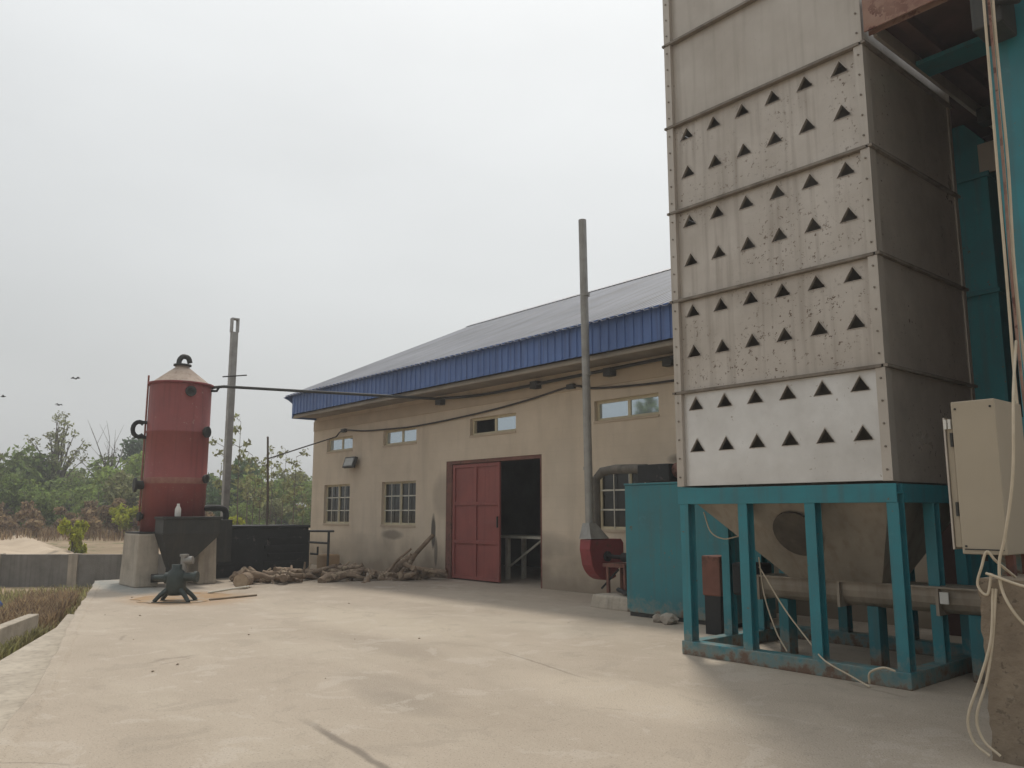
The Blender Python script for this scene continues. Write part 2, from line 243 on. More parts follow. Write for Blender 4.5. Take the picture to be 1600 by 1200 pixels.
# ---------------------------------------------------------------- mesh helpers
class MB:
    def __init__(s): s.v = []; s.f = []; s.sm = []
    def add(s, vs, fs, smooth=False):
        o = len(s.v); s.v += [tuple(v) for v in vs]
        for f in fs: s.f.append(tuple(i + o for i in f)); s.sm.append(smooth)
        return s
    def box(s, x0, x1, y0, y1, z0, z1, mat=None):
        vs = [Vector((x, y, z)) for x in (x0, x1) for y in (y0, y1) for z in (z0, z1)]
        if mat: vs = [mat @ v for v in vs]
        return s.add(vs, [(0, 1, 3, 2), (4, 6, 7, 5), (0, 4, 5, 1), (2, 3, 7, 6), (0, 2, 6, 4), (1, 5, 7, 3)])
    def prism(s, pts, d):
        n = len(pts); d = Vector(d); a = [Vector(p) for p in pts]; b = [p + d for p in a]
        return s.add(a + b, [tuple(range(n))[::-1], tuple(range(n, 2 * n))] + [(i, (i + 1) % n, n + (i + 1) % n, n + i) for i in range(n)])
    def frustum(s, lo, hi, bottom=True, top=True):
        """lo, hi: (x0,x1,y0,y1,z)"""
        f = lambda q: [(q[0], q[2], q[4]), (q[1], q[2], q[4]), (q[1], q[3], q[4]), (q[0], q[3], q[4])]
        fs = [(i, (i + 1) % 4, 4 + (i + 1) % 4, 4 + i) for i in range(4)]
        if bottom: fs.append((3, 2, 1, 0))
        if top: fs.append((4, 5, 6, 7))
        return s.add(f(lo) + f(hi), fs)
    def tube(s, pts, r, n=10, caps=True, smooth=True):
        pts = [Vector(p) for p in pts]; rs = r if isinstance(r, (list, tuple)) else [r] * len(pts)
        vs = []; up = None
        for i, p in enumerate(pts):
            d = (pts[min(i + 1, len(pts) - 1)] - pts[max(i - 1, 0)]).normalized()
            if up is None: up = Vector((0, 0, 1)) if abs(d.z) < .9 else Vector((1, 0, 0))
            a = (up - d * up.dot(d)).normalized(); b = d.cross(a); up = a
            vs += [p + (a * math.cos(2 * math.pi * k / n) + b * math.sin(2 * math.pi * k / n)) * rs[i] for k in range(n)]
        fs = [(i * n + k, i * n + (k + 1) % n, (i + 1) * n + (k + 1) % n, (i + 1) * n + k) for i in range(len(pts) - 1) for k in range(n)]
        s.add(vs, fs, smooth)
        if caps:
            s.add(vs[:n], [tuple(range(n))[::-1]]); s.add(vs[-n:], [tuple(range(n))])
        return s
    def lathe(s, prof, c=(0, 0), n=32, smooth=True):
        vs = [(c[0] + r * math.cos(2 * math.pi * k / n), c[1] + r * math.sin(2 * math.pi * k / n), z) for r, z in prof for k in range(n)]
        return s.add(vs, [(i * n + k, i * n + (k + 1) % n, (i + 1) * n + (k + 1) % n, (i + 1) * n + k) for i in range(len(prof) - 1) for k in range(n)], smooth)
    def ibeam(s, p0, p1, wdt, dep, t=.014, front=Vector((0, -1, 0))):
        """I-section from p0 to p1; its flange faces 'front'."""
        p0, p1 = Vector(p0), Vector(p1); ax = (p1 - p0); u = ax.normalized().cross(front).normalized()
        def bar(cu, cf, hu, hf):
            q = [p0 + u * (cu + a * hu) + front * (cf + b * hf) for a, b in ((-1, -1), (1, -1), (1, 1), (-1, 1))]
            s.prism(q, ax)
        bar(0, dep / 2 - t / 2, wdt / 2, t / 2); bar(0, -dep / 2 + t / 2, wdt / 2, t / 2); bar(0, 0, t / 2, dep / 2 - t)
        return s
    def build(s, name, mat, parent=None, bevel=0, world=True):
        me = bpy.data.meshes.new(name)
        off = Matrix.Identity(4)
        if parent is not None and world: off = wm(parent).inverted()
        me.from_pydata([off @ Vector(v) for v in s.v], [], s.f)
        me.polygons.foreach_set('use_smooth', s.sm); me.update()
        bm = bmesh.new(); bm.from_mesh(me)
        if len(s.f) < 20000: bmesh.ops.recalc_face_normals(bm, faces=bm.faces)
        bm.to_mesh(me); bm.free()
        o = bpy.data.objects.new(name, me); col.objects.link(o)
        if parent is not None: o.parent = parent
        me.materials.append(M[mat])
        if bevel:
            b = o.modifiers.new('bevel', 'BEVEL'); b.width = bevel; b.segments = 2; b.limit_method = 'ANGLE'; b.angle_limit = R(40)
        return o
def wm(o):
    m = o.matrix_basis.copy()
    while o.parent: o = o.parent; m = o.matrix_basis @ m
    return m
def tag(o, label=None, cat=None, group=None, kind=None):
    for k, v in (('label', label), ('category', cat), ('group', group), ('kind', kind)):
        if v: o[k] = v
    return o
def thing(name, label, cat, loc, rz=0, group=None):
    o = bpy.data.objects.new(name, None); o.empty_display_size = .1; col.objects.link(o)
    o.matrix_basis = Matrix.Translation(loc) @ Matrix.Rotation(rz, 4, 'Z')
    return tag(o, label, cat, group)
def copy_tree(o, parent=None):
    c = o.copy(); col.objects.link(c)
    if parent is not None: c.parent = parent
    for ch in [x for x in o.children]: copy_tree(ch, c)
    return c
def plan(px, s):
    """ground point s metres ahead of the camera, sideways by the slope (px-800)/1295"""
    p = FW * s + RT * ((px - 800) / 1295 * s); return p.x, p.y
def smooth(pts, k=5):
    """Catmull-Rom through the points"""
    P = [Vector(p) for p in pts]; P = [P[0] * 2 - P[1]] + P + [P[-1] * 2 - P[-2]]; o = []
    for i in range(1, len(P) - 2):
        for j in range(k):
            t = j / k; a, b, c, d = P[i - 1:i + 3]
            o.append(.5 * ((2 * b) + (c - a) * t + (2 * a - 5 * b + 4 * c - d) * t * t + (3 * b - a - 3 * c + d) * t ** 3))
    return o + [P[-2]]

# ---------------------------------------------------------------- ground, yard
def gz(x, y):
    s = x * FW.x + y * FW.y
    def ss(a, b): t = min(1, max(0, (s - a) / (b - a))); return t * t * (3 - 2 * t)
    return -.5 + .55 * ss(24, 31) + .5 * ss(30, 48) + .7 * ss(50, 95) + 1.0 * ss(100, 500)
rnd = random.Random(3)
m = MB()
sv = [-400, -100, -40, -10, 0, 8, 14, 18, 22, 24, 26, 28, 30, 33, 36, 40, 44, 48, 52, 58, 64, 72, 80, 95, 120, 200, 400, 700]
tv = [-600, -350, -200, -100, -70, -50, -40] + list(range(-34, 35, 3)) + [40, 60, 120, 300, 600]
for a in sv:
    for b in tv:
        p = FW * a + RT * b; z = gz(p.x, p.y) + (rnd.uniform(-.05, .05) if 24 < a < 96 else 0)
        m.v.append((p.x, p.y, z))
nb = len(tv)
for i in range(len(sv) - 1):
    for j in range(nb - 1):
        m.f.append((i * nb + j, i * nb + j + 1, (i + 1) * nb + j + 1, (i + 1) * nb + j)); m.sm.append(True)
tag(m.build('ground', 'earth'), kind='structure')
EDGE = [(8, -3.6), (-2, -.42), (-5, .52), (-7.1, 1.2), (-8.99, 1.83), (-11.86, 2.62), (-15, 3.48), (-18, 4.36), (-21.3, 5.3)]
def edge_y(x):
    for a, b in zip(EDGE, EDGE[1:]):
        if b[0] <= x <= a[0]: t = (x - a[0]) / (b[0] - a[0]); return a[1] + t * (b[1] - a[1])
    return EDGE[-1][1]
m = MB(); m.prism([(x, y, -.6) for x, y in [(8, 24.4)] + EDGE + [(-21.45, 5.3), (-21.6, 11.9), (-23.7, 11.95), (-23.7, 24.4)]], (0, 0, .6))
tag(m.build('concrete_yard', 'yard'), kind='structure')
# rounded lip along the outer edge of the slab
m = MB(); r2 = random.Random(5); pts = []
xs = np.arange(-21.2, 4, .35)
for x in xs: pts.append((x, edge_y(x) + .07 + r2.uniform(-.015, .015), .005 + r2.uniform(-.008, .008)))

q = [[(x, y + dy, z + dz) for (x, y, z) in pts] for dy, dz in ((-.09, -.05), (-.085, .002), (-.07, .010), (.05, .008), (.10, -.012))]
n_ = len(pts); m.add(sum(q, []), [(k * n_ + i, k * n_ + i + 1, (k + 1) * n_ + i + 1, (k + 1) * n_ + i) for k in range(4) for i in range(n_ - 1)])
tag(m.build('yard_edge_kerb', 'yard'), kind='structure')
# lower concrete apron beside the slab
ap = [(-16.83, 3.76), (-15, 3.2), (-12.14, 1.99), (-9, .75), (-5, -.9)]
m = MB(); m.prism([(x, y, -.62) for x, y in ap] + [(x, edge_y(x) - .01, -.62) for x in (-5, -9, -12.14, -15, -16.6)], (0, 0, .40))
tag(m.build('drain_apron', 'concrete'), kind='structure')
# track of pale sand beyond the fence
m = MB(); a, b = [], []
for px in range(-500, 125, 20):
    s1 = 26.5 + max(0, px - 20) * .03; s2 = 46 - max(0, px - 20) * .17
    s2 = max(s2, s1 + .3); row = []
    for q in range(9):
        x, y = plan(px, s1 + (s2 - s1) * q / 8); row.append((x, y, gz(x, y) + .10 + .08 * math.sin(px * .05 + q)))
    a += row
k = len(a) // 9; m.add(a, [(i * 9 + q, (i + 1) * 9 + q, (i + 1) * 9 + q + 1, i * 9 + q + 1) for i in range(k - 1) for q in range(8)], True)
tag(m.build('sand_track', 'sand'), kind='structure')

# ---------------------------------------------------------------- factory building
B = thing('factory_building', 'long beige rendered factory hall with blue fascia and grey sheet roof', 'building', (-15.5, 12, 0))
WX0, WX1, WY, WT = -23.85, -4.9, 12.0, .22
LOWER = [(-23.02, -21.45), (-19.68, -18.0), (-11.5, -9.9), (-7.6, -6.0)]
UPPER = [(-22.95, -21.37), (-19.66, -18.02), (-15.7, -14.0), (-11.54, -9.87), (-7.6, -6.0)]
DOOR = (-16.66, -13.14, 0, 2.84)
ops = [(a, b, 1.26, 2.41) for a, b in LOWER] + [(a, b, 3.42, 3.83) for a, b in UPPER] + [DOOR]
xsb = sorted({WX0, WX1, *[o[0] for o in ops], *[o[1] for o in ops]}); zsb = sorted({-.6, 0, 4.85, *[o[2] for o in ops], *[o[3] for o in ops]})
m = MB()
inside = lambda x, z: any(o[0] < x < o[1] and o[2] < z < o[3] for o in ops)
for i in range(len(xsb) - 1):
    for j in range(len(zsb) - 1):
        x0, x1, z0, z1 = xsb[i], xsb[i + 1], zsb[j], zsb[j + 1]
        if inside((x0 + x1) / 2, (z0 + z1) / 2): continue
        m.add([(x0, WY, z0), (x1, WY, z0), (x1, WY, z1), (x0, WY, z1)], [(0, 1, 2, 3)])
        m.add([(x0, WY + WT, z0), (x1, WY + WT, z0), (x1, WY + WT, z1), (x0, WY + WT, z1)], [(3, 2, 1, 0)])
for a, b, z0, z1 in ops:
    for q in ([(a, z0), (a, z1)], [(b, z1), (b, z0)], [(a, z1), (b, z1)], [(b, z0), (a, z0)]):
        (xa, za), (xb, zb) = q
        if za == zb == 0: continue
        m.add([(xa, WY, za), (xb, WY, zb), (xb, WY + WT, zb), (xa, WY + WT, za)], [(0, 1, 2, 3)])
RY, RZ, EY, EZ, BY = 18.3, 8.5, 11.18, 5.2, 25.4
for xx, d in ((WX0, .22), (WX1, -.22)):     # gable walls
    m.prism([(xx, WY + .221, -.6), (xx, WY + .221, 5.4), (xx, RY, RZ - .2), (xx, 24.4, 5.4), (xx, 24.4, -.6)], (d, 0, 0))
m.box(WX0, WX1, 24.4, 24.62, -.6, 5.4)
wall = m.build('wall', 'plaster', B)
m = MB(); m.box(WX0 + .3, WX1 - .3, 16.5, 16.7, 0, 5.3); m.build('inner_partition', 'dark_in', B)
# ribbed roof: trapezoidal ribs running down the slope
def ribbed(x0, x1, pitch, rib, f0, f1):
    """profile along x between two rails f0(x)->point and f1; rib height along normal given by caller"""
    pts = []; x = x0
    while x < x1:
        for dx, h in ((0, 0), (.30, 0), (.36, 1), (.64, 1), (.70, 0)): pts.append((x + dx * pitch, h * rib))
        x += pitch
    return [p for p in pts if p[0] <= x1]
m = MB(); pr = ribbed(-23.98, WX1 + .3, .21, .028, None, None)
nrm = Vector((0, -(RZ - EZ), RY - EY)).normalized()
ya = EY - .16; za = EZ + .03 - .16 * (RZ - EZ) / (RY - EY)
for i in range(len(pr) - 1):
    q = []
    for (x, h), (yy, zz) in ((pr[i], (ya, za)), (pr[i + 1], (ya, za)), (pr[i + 1], (RY, RZ)), (pr[i], (RY, RZ))):
        q.append(Vector((x, yy, zz)) + nrm * h)
    m.add(q, [(0, 1, 2, 3)])
m.add([(-23.98, RY, RZ), (WX1 + .3, RY, RZ), (WX1 + .3, BY, EZ), (-23.98, BY, EZ)], [(0, 1, 2, 3)])
roof = m.build('roof', 'roof', B)
m = MB(); m.prism([(-24.0, RY - .22, RZ - .045), (-24.0, RY, RZ + .07), (-24.0, RY + .22, RZ - .045)], (19.3, 0, 0)); m.build('ridge_cap', 'roof', roof)
# fascia sheet, ribbed vertically
m = MB(); pf = ribbed(-23.72, WX1, .21, .022, None, None); FT, FB = 5.20, 4.60
for i in range(len(pf) - 1):
    (xa, ha), (xb, hb) = pf[i], pf[i + 1]
    m.add([(xa, EY - ha, FB), (xb, EY - hb, FB), (xb, EY - hb, FT), (xa, EY - ha, FT)], [(0, 1, 2, 3)])
m.box(-23.72, WX1, EY + .004, EY + .06, FB + .01, FT - .01)
m.build('fascia', 'blue', B)
m = MB(); m.box(-23.98, WX1 + .2, EY - .13, EY - .032, FT - .02, FT + .005); m.build('fascia_cap', 'blue', B)
m = MB()     # bargeboard down the gable, with a boxed eave end
sl = (RZ - EZ) / (RY - EY)
m.prism([(-24.03, ya - .02, za - .02), (-24.03, RY, RZ), (-24.03, RY, RZ - .5), (-24.03, EY + .4, EZ - .42), (-24.03, EY, EZ - .14)], (.05, 0, 0))
m.box(-23.76, -23.722, EY + .002, WY, FB - .13, FT - .03); m.build('bargeboard', 'blue', B)
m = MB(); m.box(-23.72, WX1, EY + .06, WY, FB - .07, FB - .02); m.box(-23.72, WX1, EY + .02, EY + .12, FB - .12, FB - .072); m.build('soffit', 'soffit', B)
m = MB(); m.box(WX0 + .02, WX1, WY - .03, WY, 4.12, 4.42); m.build('wall_plate', 'plain_plaster', B)

def window(a, b, z0, z1, upper, opened=False, grille=False):
    fy0, fy1 = WY + .09, WY + .16; t = .055
    m = MB(); m.box(a, a + t, fy0, fy1, z0, z1); m.box(b - t, b, fy0, fy1, z0, z1); m.box(a + t, b - t, fy0, fy1, z0, z0 + t); m.box(a + t, b - t, fy0, fy1, z1 - t, z1)
    c = (a + b) / 2 + (.02 if upper else 0); m.box(c - .035, c + .035, fy0 + .005, fy1 - .005, z0 + t, z1 - t)
    f = m.build('window', 'cream', B)
    spans = [(a + t, c - .035), (c + .035, b - t)]
    for i, (p, q) in enumerate(spans):
        if opened and i == 0: continue
        MB().box(p, q, WY + .115, WY + .122, z0 + t, z1 - t).build('pane', 'glass_blue' if upper else 'glass_dark', f)
    if grille:
        g = MB(); yy = WY + .07
        for k in (1, 2): zz = z0 + (z1 - z0) * k / 3; g.box(a + .02, b - .02, yy, yy + .012, zz - .016, zz + .016)
        for k in range(1, 4): xx = a + (b - a) * k / 4; g.box(xx - .010, xx + .010, yy - .013, yy - .001, z0 + .02, z1 - .02)
        g.build('grille', 'white_bar', f)
    MB().box(a - .01, b + .01, WY - .018, WY - .001, z0 - .05, z0 - .002).build('sill', 'plain_plaster', f)
    return f
for a, b in LOWER: window(a, b, 1.26, 2.41, False, grille=True)
for i, (a, b) in enumerate(UPPER): window(a, b, 3.42, 3.83, True, opened=(i == 2))
# steel door: frame, fixed leaf; the other half stands open
m = MB(); fy0, fy1 = WY + .01, WY + .16
m.box(DOOR[0], DOOR[0] + .22, fy0, fy1, 0, 2.84); m.box(DOOR[1] - .06, DOOR[1], fy0, fy1, 0, 2.84); m.box(DOOR[0] + .22, DOOR[1] - .06, fy0, fy1, 2.76, 2.84)
m.build('door_frame', 'brown_red', B)
X0, X1 = DOOR[0] + .23, -14.62
m = MB(); m.box(X0, X1, WY + .07, WY + .082, .03, 2.75)
door = m.build('door', 'red_door', B)
m = MB()
for xa, xb in ((X0, X0 + .09), ((X0 + X1) / 2 - .04, (X0 + X1) / 2 + .04), (X1 - .09, X1)): m.box(xa, xb, WY + .035, WY + .07, .03, 2.75)
for za_ in (.03, .86, 1.76, 2.66):
    for xa, xb in ((X0 + .09, (X0 + X1) / 2 - .04), ((X0 + X1) / 2 + .04, X1 - .09)): m.box(xa, xb, WY + .037, WY + .069, za_, za_ + .08)
m.build('door_rail', 'red_door', door, .004)
MB().box(X1 - .07, X1 - .04, WY + .0, WY + .034, 1.25, 1.5).build('handle', 'dark_steel', door)
m = MB(); m.box(-13.23, -13.19, WY + .24, WY + 1.85, .03, 2.74)
d2 = m.build('door', 'red_door', B); d2['label'] = 'open red steel door leaf swung into the hall'

# inside: white welded workbench seen through the open door
t = thing('work_table', 'pale steel table frame standing just inside the open doorway', 'table', (-15.0, 13.2, 0))
MB().box(-15.9, -13.7, 12.9, 13.6, .98, 1.04).build('tabletop', 'white_bar', t)
for xx in (-15.5, -13.9): MB().box(xx, xx + .09, 12.95, 13.04, 0, .98).build('leg', 'white_bar', t)
for xx in (-15.5, -13.9): MB().box(xx, xx + .09, 13.46, 13.55, 0, .98).build('leg', 'white_bar', t)
MB().tube([(-15.40, 12.99, .3), (-14.2, 12.99, .97)], .03, 6).build('brace', 'white_bar', t)

# floodlight
t = thing('floodlight', 'small black square floodlight on the beige wall between upper and lower windows', 'floodlight', (-21.2, 11.9, 3.0))
tl = Matrix.Translation((-21.2, 11.84, 3.02)) @ Matrix.Rotation(R(-18), 4, 'X')
MB().box(-.3, .3, -.05, .05, -.16, .16, tl).build('housing', 'dark_steel', t, .01)
MB().box(-.24, .24, -.056, -.051, -.115, .115, tl).build('lens', 'lens', t)
MB().box(-.02, .02, .05, .14, -.03, .03, tl).build('bracket', 'dark_steel', t)

# cables and pipe on the wall
m = MB(); m.tube(smooth([(-21.0, 9.2, 3.05), (-23.0, 10.9, 3.4), (-21.83, 11.93, 4.0)], 6) if False else [(-21.0, 9.22, 3.0), (-22.2, 11.9, 3.84)] , .018, 6)
m.tube(smooth([(-22.2, 11.9, 3.84), (-21.83, 11.93, 4.0), (-20.6, 11.95, 3.9), (-19.48, 11.95, 3.86), (-17.89, 11.95, 3.83), (-15.43, 11.95, 3.92), (-13.6, 11.95, 4.05), (-12.15, 11.95, 4.2), (-11.4, 11.95, 4.08), (-9.46, 11.95, 4.0), (-7, 11.95, 4.1)], 6), .022, 6)
c_ = tag(m.build('wall_cable', 'cable'), 'black cable sagging along the beige wall above the upper windows', 'cable')
for (xx, zz) in ((-21.83, 4.0), (-12.15, 4.2)): MB().box(xx - .11, xx + .11, 11.9, 11.995, zz - .05, zz + .05).build('clamp', 'dark_steel', c_)
t = thing('steam_pipe', 'dark steam pipe running from the boiler top to the wall under the blue fascia', 'pipe', (-16.8, 11.8, 4.4))
MB().tube([(-19.2, 6.95, 4.50), (-19.0, 7.2, 4.53), (-16.85, 11.78, 4.42)], .035, 8).build('pipe', 'dark_steel', t)
MB().tube(smooth([(-16.85, 11.78, 4.42), (-14.95, 11.84, 4.33), (-11.9, 11.84, 4.38), (-9.3, 11.84, 4.42), (-6, 11.84, 4.42)], 5), .035, 8).build('pipe', 'dark_steel', t)
for xx in (-16.8, -13.2, -11.0, -9.5): MB().box(xx - .1, xx + .1, 11.8, 11.995, 4.27, 4.43).build('bracket', 'dark_steel', t)

# ---------------------------------------------------------------- boiler plant
t = thing('boiler', 'tall red vertical boiler drum with dusty cone top on concrete piers', 'boiler', (-19.5, 6.38, 1.16))
cx, cy, rr = -19.5, 6.38, .68
m = MB(); m.lathe([(0, 1.17), (rr, 1.17), (rr, 2.2), (rr + .006, 2.21), (rr + .006, 2.38), (rr, 2.39), (rr, 3.38), (rr + .008, 3.39), (rr + .008, 3.43), (rr, 3.44), (rr, 4.5)], (cx, cy), 48)
shell = m.build('shell', 'boiler_red', t)
m = MB(); m.lathe([(rr + .009, 2.23), (rr + .014, 2.24), (rr + .014, 2.36), (rr + .009, 2.37)], (cx, cy), 48); m.build('band', 'boiler_band', t)
m = MB(); m.lathe([(rr, 4.5), (rr + .05, 4.5), (rr + .05, 4.55), (rr - .02, 4.56)], (cx, cy), 48); m.build('rim', 'fan_red', t)
m = MB(); m.lathe([(rr - .02, 4.553), (.16, 4.95), (.15, 5.0), (0, 5.0)], (cx, cy), 48); m.build('cone_top', 'cone', t)
q = smooth([(cx, cy - .08, 4.98), (cx, cy - .08, 5.12), (cx, cy + .0, 5.22), (cx, cy + .12, 5.20), (cx, cy + .17, 5.08)], 5)
m = MB(); m.tube(q, .06, 12); m.lathe([(0, 4.99), (.2, 4.99), (.2, 5.03), (0, 5.03)], (cx, cy), 20); m.build('vent_pipe', 'dark_steel', t)
def stub(a, ze, rad, ln, name='flange_stub'):
    d = Vector((math.cos(a), math.sin(a), 0)); p = Vector((cx, cy, ze))
    m = MB(); m.tube([p + d * (rr - .02), p + d * (rr + ln)], rad * .6, 14); m.tube([p + d * (rr + ln - .05), p + d * (rr + ln)], rad, 16)
    return m.build(name, 'dark_steel', t)
av = math.atan2(-cy, -cx)            # towards the camera
for a, ze, rad, ln in ((av + .95, 3.42, .13, .1), (av + 1.05, 2.35, .10, .09), (av + .3, 4.32, .12, .06), (av - 1.35, 2.2, .16, .2), (av - 1.2, 1.5, .10, .1)): stub(a, ze, rad, ln)
# round valve wheel at the left
d = Vector((math.cos(av - 1.45), math.sin(av - 1.45), 0)); p = Vector((cx, cy, 3.46)) + d * (rr + .16)
fr = Vector((math.cos(av), math.sin(av), 0)); ring = [p + d * (.13 * math.cos(k / 16 * 6.2832)) + Vector((0, 0, .17 * math.sin(k / 16 * 6.2832))) for k in range(-6, 7)]
m = MB(); m.tube(ring, .05, 8); m.tube([Vector((cx, cy, 3.62)) + d * rr, p + Vector((0, 0, .17))], .035, 8); m.tube([Vector((cx, cy, 3.28)) + d * rr, p + Vector((0, 0, -.17))], .035, 8); m.build('level_gauge', 'black', t)
d = Vector((math.cos(av - 1.5), math.sin(av - 1.5), 0)); p = Vector((cx, cy, 0)) + d * (rr + .03)
m = MB(); m.tube([p + Vector((0, 0, 1.3)), p + Vector((0, 0, 4.72))], .022, 8); m.build('gauge_pipe', 'boiler_band', t)
for sgn, ze in ((1.35, 4.42),):
    d = Vector((math.cos(av + sgn), math.sin(av + sgn), 0)); p = Vector((cx, cy, ze))
    m = MB(); m.tube([p + d * rr, p + d * (rr + .12), p + d * (rr + .17) + Vector((0, 0, .1))], .03, 8); m.build('valve', 'black', t)
MB().box(-19.95, -18.92, 5.5, 7.15, 1.135, 1.165).build('base_plate', 'dark_steel', t)
for y0, y1, lab in ((5.48, 5.92, 'stained concrete pier under the red boiler, nearer the block fence'), (6.80, 7.19, 'stained concrete pier under the red boiler, next to the black firebox')):
    m = MB(); m.frustum((-20.0, -18.84, y0 - .03, y1 + (.02), 0.0), (-19.95, -18.9, y0, y1, 1.13))
    tag(m.build('boiler_pier', 'concrete', None, .03), lab, 'pier')
m = MB(); m.frustum((-20.5, -20.3, 5.62, 5.8, 0), (-20.5, -20.3, 5.64, 5.8, 1.15)); tag(m.build('concrete_stub', 'concrete', None, .02), 'narrow pale concrete stub behind the left boiler pier', 'pier')

t = thing('feed_hopper', 'dark steel feed hopper tapering down in front of the red boiler', 'hopper', (-18.55, 6.3, .4))
m = MB(); m.box(-18.86, -18.3, 5.8, 7.05, 1.13, 1.449); m.box(-18.88, -18.28, 5.78, 7.07, 1.45, 1.50); m.build('bin', 'dark_steel', t, .006)
MB().frustum((-18.7, -18.45, 6.02, 6.36, .42), (-18.86, -18.3, 5.8, 7.05, 1.129)).build('funnel', 'dark_steel', t)
MB().frustum((-18.72, -18.43, 6.04, 6.34, .12), (-18.72, -18.43, 6.04, 6.34, .42)).build('outlet', 'dark_steel', t)
m = MB(); m.tube([(-18.6, 6.19, .2), (-18.75, 5.75, .19)], .09, 12); m.build('auger_tube', 'dark_steel', t)
m = MB(); m.lathe([(0, 1.50), (.06, 1.50), (.065, 1.52), (.065, 1.66), (.03, 1.74), (.03, 1.78), (0, 1.78)], (-18.5, 6.15), 14)
tag(m.build('plastic_bottle', 'white_plastic'), 'small white plastic bottle standing on the dark hopper rim', 'bottle')

t = thing('firebox', 'sooty black rectangular firebox beside the boiler', 'firebox', (-20.9, 8.6, 0))
m = MB(); m.box(-21.8, -20.2, 7.28, 10.12, 0, 1.2); m.build('body', 'black', t, .02)
m = MB(); m.box(-21.84, -20.16, 7.25, 10.15, 1.2, 1.26); m.build('lid', 'black', t, .01)
m = MB(); m.box(-19.9, -19.2, 7.22, 7.66, .45, 1.42); m.build('side_box', 'dark_steel', t, .01)
q = smooth([(-19.15, 6.85, 1.68), (-19.3, 7.2, 1.70), (-19.45, 7.5, 1.68), (-19.5, 7.6, 1.58), (-19.5, 7.6, 1.4)], 6)
MB().tube(q, .07, 14).build('elbow_pipe', 'black', t)
for k in range(4): MB().box(-20.2, -20.12, 8.9 + .1 * (k % 2), 10.0, .28 + .2 * k, .36 + .2 * k).build('grate_bar', 'black', t)
m = MB(); m.box(-20.2, -20.17, 7.75, 8.6, .3, .95); m.build('fire_door', 'black', t, .01)

t = thing('flue_post', 'tall square grey steel post with a forked top behind the boiler', 'post', (-22.35, 8.68, 0))
px_, py_ = -22.35, 8.68
MB().box(px_ - .085, px_ + .085, py_ - .085, py_ + .085, 0, 6.62).build('shaft', 'galv_pole', t, .006)
m = MB(); 
for s_ in (-1, 1): m.box(px_ - .08, px_ + .08, py_ + s_ * .085 - .02, py_ + s_ * .085 + .02, 6.62, 6.98)
m.box(px_ - .08, px_ + .08, py_ - .105, py_ + .105, 6.98, 7.02); m.build('fork', 'galv_pole', t)
m = MB(); m.tube([(px_ + .1, py_ - .3, 5.3), (px_ + .1, py_ + .38, 5.42)], .018, 6); m.build('crossbar', 'dark_steel', t)
m = MB(); m.tube([(-20.9, 9.3, 0), (-20.9, 9.25, 2.0), (-21.0, 9.22, 3.6)], [.035, .032, .028], 8)
tag(m.build('thin_pole', 'bark_pale'), 'thin dark pole rising behind the black firebox and carrying the cable', 'pole')

t = thing('pipe_stand', 'rusty square pipe stand between firebox and building wall', 'stand', (-20.5, 10.6, 0))
m = MB(); m.tube([(-21.2, 10.6, 1.08), (-19.75, 10.6, 1.10)], .03, 8); m.build('top_rail', 'dark_steel', t)
m = MB(); m.tube([(-21.2, 10.6, .78), (-20.0, 10.6, .78)], .03, 8); m.build('lower_rail', 'dark_steel', t)
for xx in (-21.15, -20.0): m = MB(); m.tube([(xx, 10.6, 0), (xx, 10.6, 1.07)], .035, 8); m.build('leg', 'dark_steel', t)
m = MB(); m.tube([(-20.9, 10.55, .48), (-20.5, 10.55, .48), (-20.5, 10.55, .68)], .03, 8); m.build('hook', 'dark_steel', t)
m = MB(); m.box(-21.35, -20.6, 10.95, 11.3, 0, .45); tag(m.build('rust_drum', 'rust', None, .06), 'rust orange metal box under the pipe stand by the wall', 'box')

# cast machine on splayed feet
t = thing('burner_machine', 'small dark green cast machine on splayed feet in front of the hopper', 'machine', (-15.5, 5.2, 0), math.atan2(RT.y, RT.x))
def lo(m_, name, mat, bev=0): return m_.build(name, mat, t, bev, world=False)
m = MB(); m.lathe([(0, .12), (.13, .12), (.17, .2), (.17, .44), (.14, .54), (.09, .58), (.09, .66), (0, .66)], (0, 0), 20); lo(m, 'casing', 'dark_green')
m = MB(); m.tube([(-.40, 0, .42), (-.12, 0, .42)], [.05, .07], 14); m.tube([(-.2, 0, .42), (-.12, 0, .42)], .10, 14); lo(m, 'inlet_pipe', 'dark_green')
m = MB(); m.tube([(.1, 0, .44), (.32, 0, .44)], .08, 14); m.tube([(.32, 0, .44), (.38, 0, .44)], .10, 14); lo(m, 'motor', 'dark_green')
m = MB(); m.tube([(.1, .05, .5), (.1, .05, .8)], .06, 12); m.tube([(.1, .05, .72), (.26, .05, .74)], .07, 12); m.tube([(.1, .05, .8), (.1, .05, .84)], .08, 12); lo(m, 'upper_valve', 'galv_pole')
for sx in (-1, 1):
    for sy in (-1, 1):
        m = MB(); m.tube([(sx * .12, sy * .08, .22), (sx * .22, sy * .14, .13), (sx * .31, sy * .18, .02)], [.05, .04, .035], 8); lo(m, 'leg', 'dark_green')
for sy in (-1, 1): m = MB(); m.box(-.34, .34, sy * .18 - .025, sy * .18 + .025, 0, .02); lo(m, 'foot_bar', 'dark_green')
m = MB(); r3 = random.Random(8)
ps = [(-16.5, 4.75), (-17.0, 5.4), (-17.1, 6.0), (-16.4, 6.4), (-15.66, 6.6), (-15.4, 6.2), (-15.4, 5.75), (-14.95, 5.3), (-15.4, 4.78), (-15.9, 4.7)]
ol = []
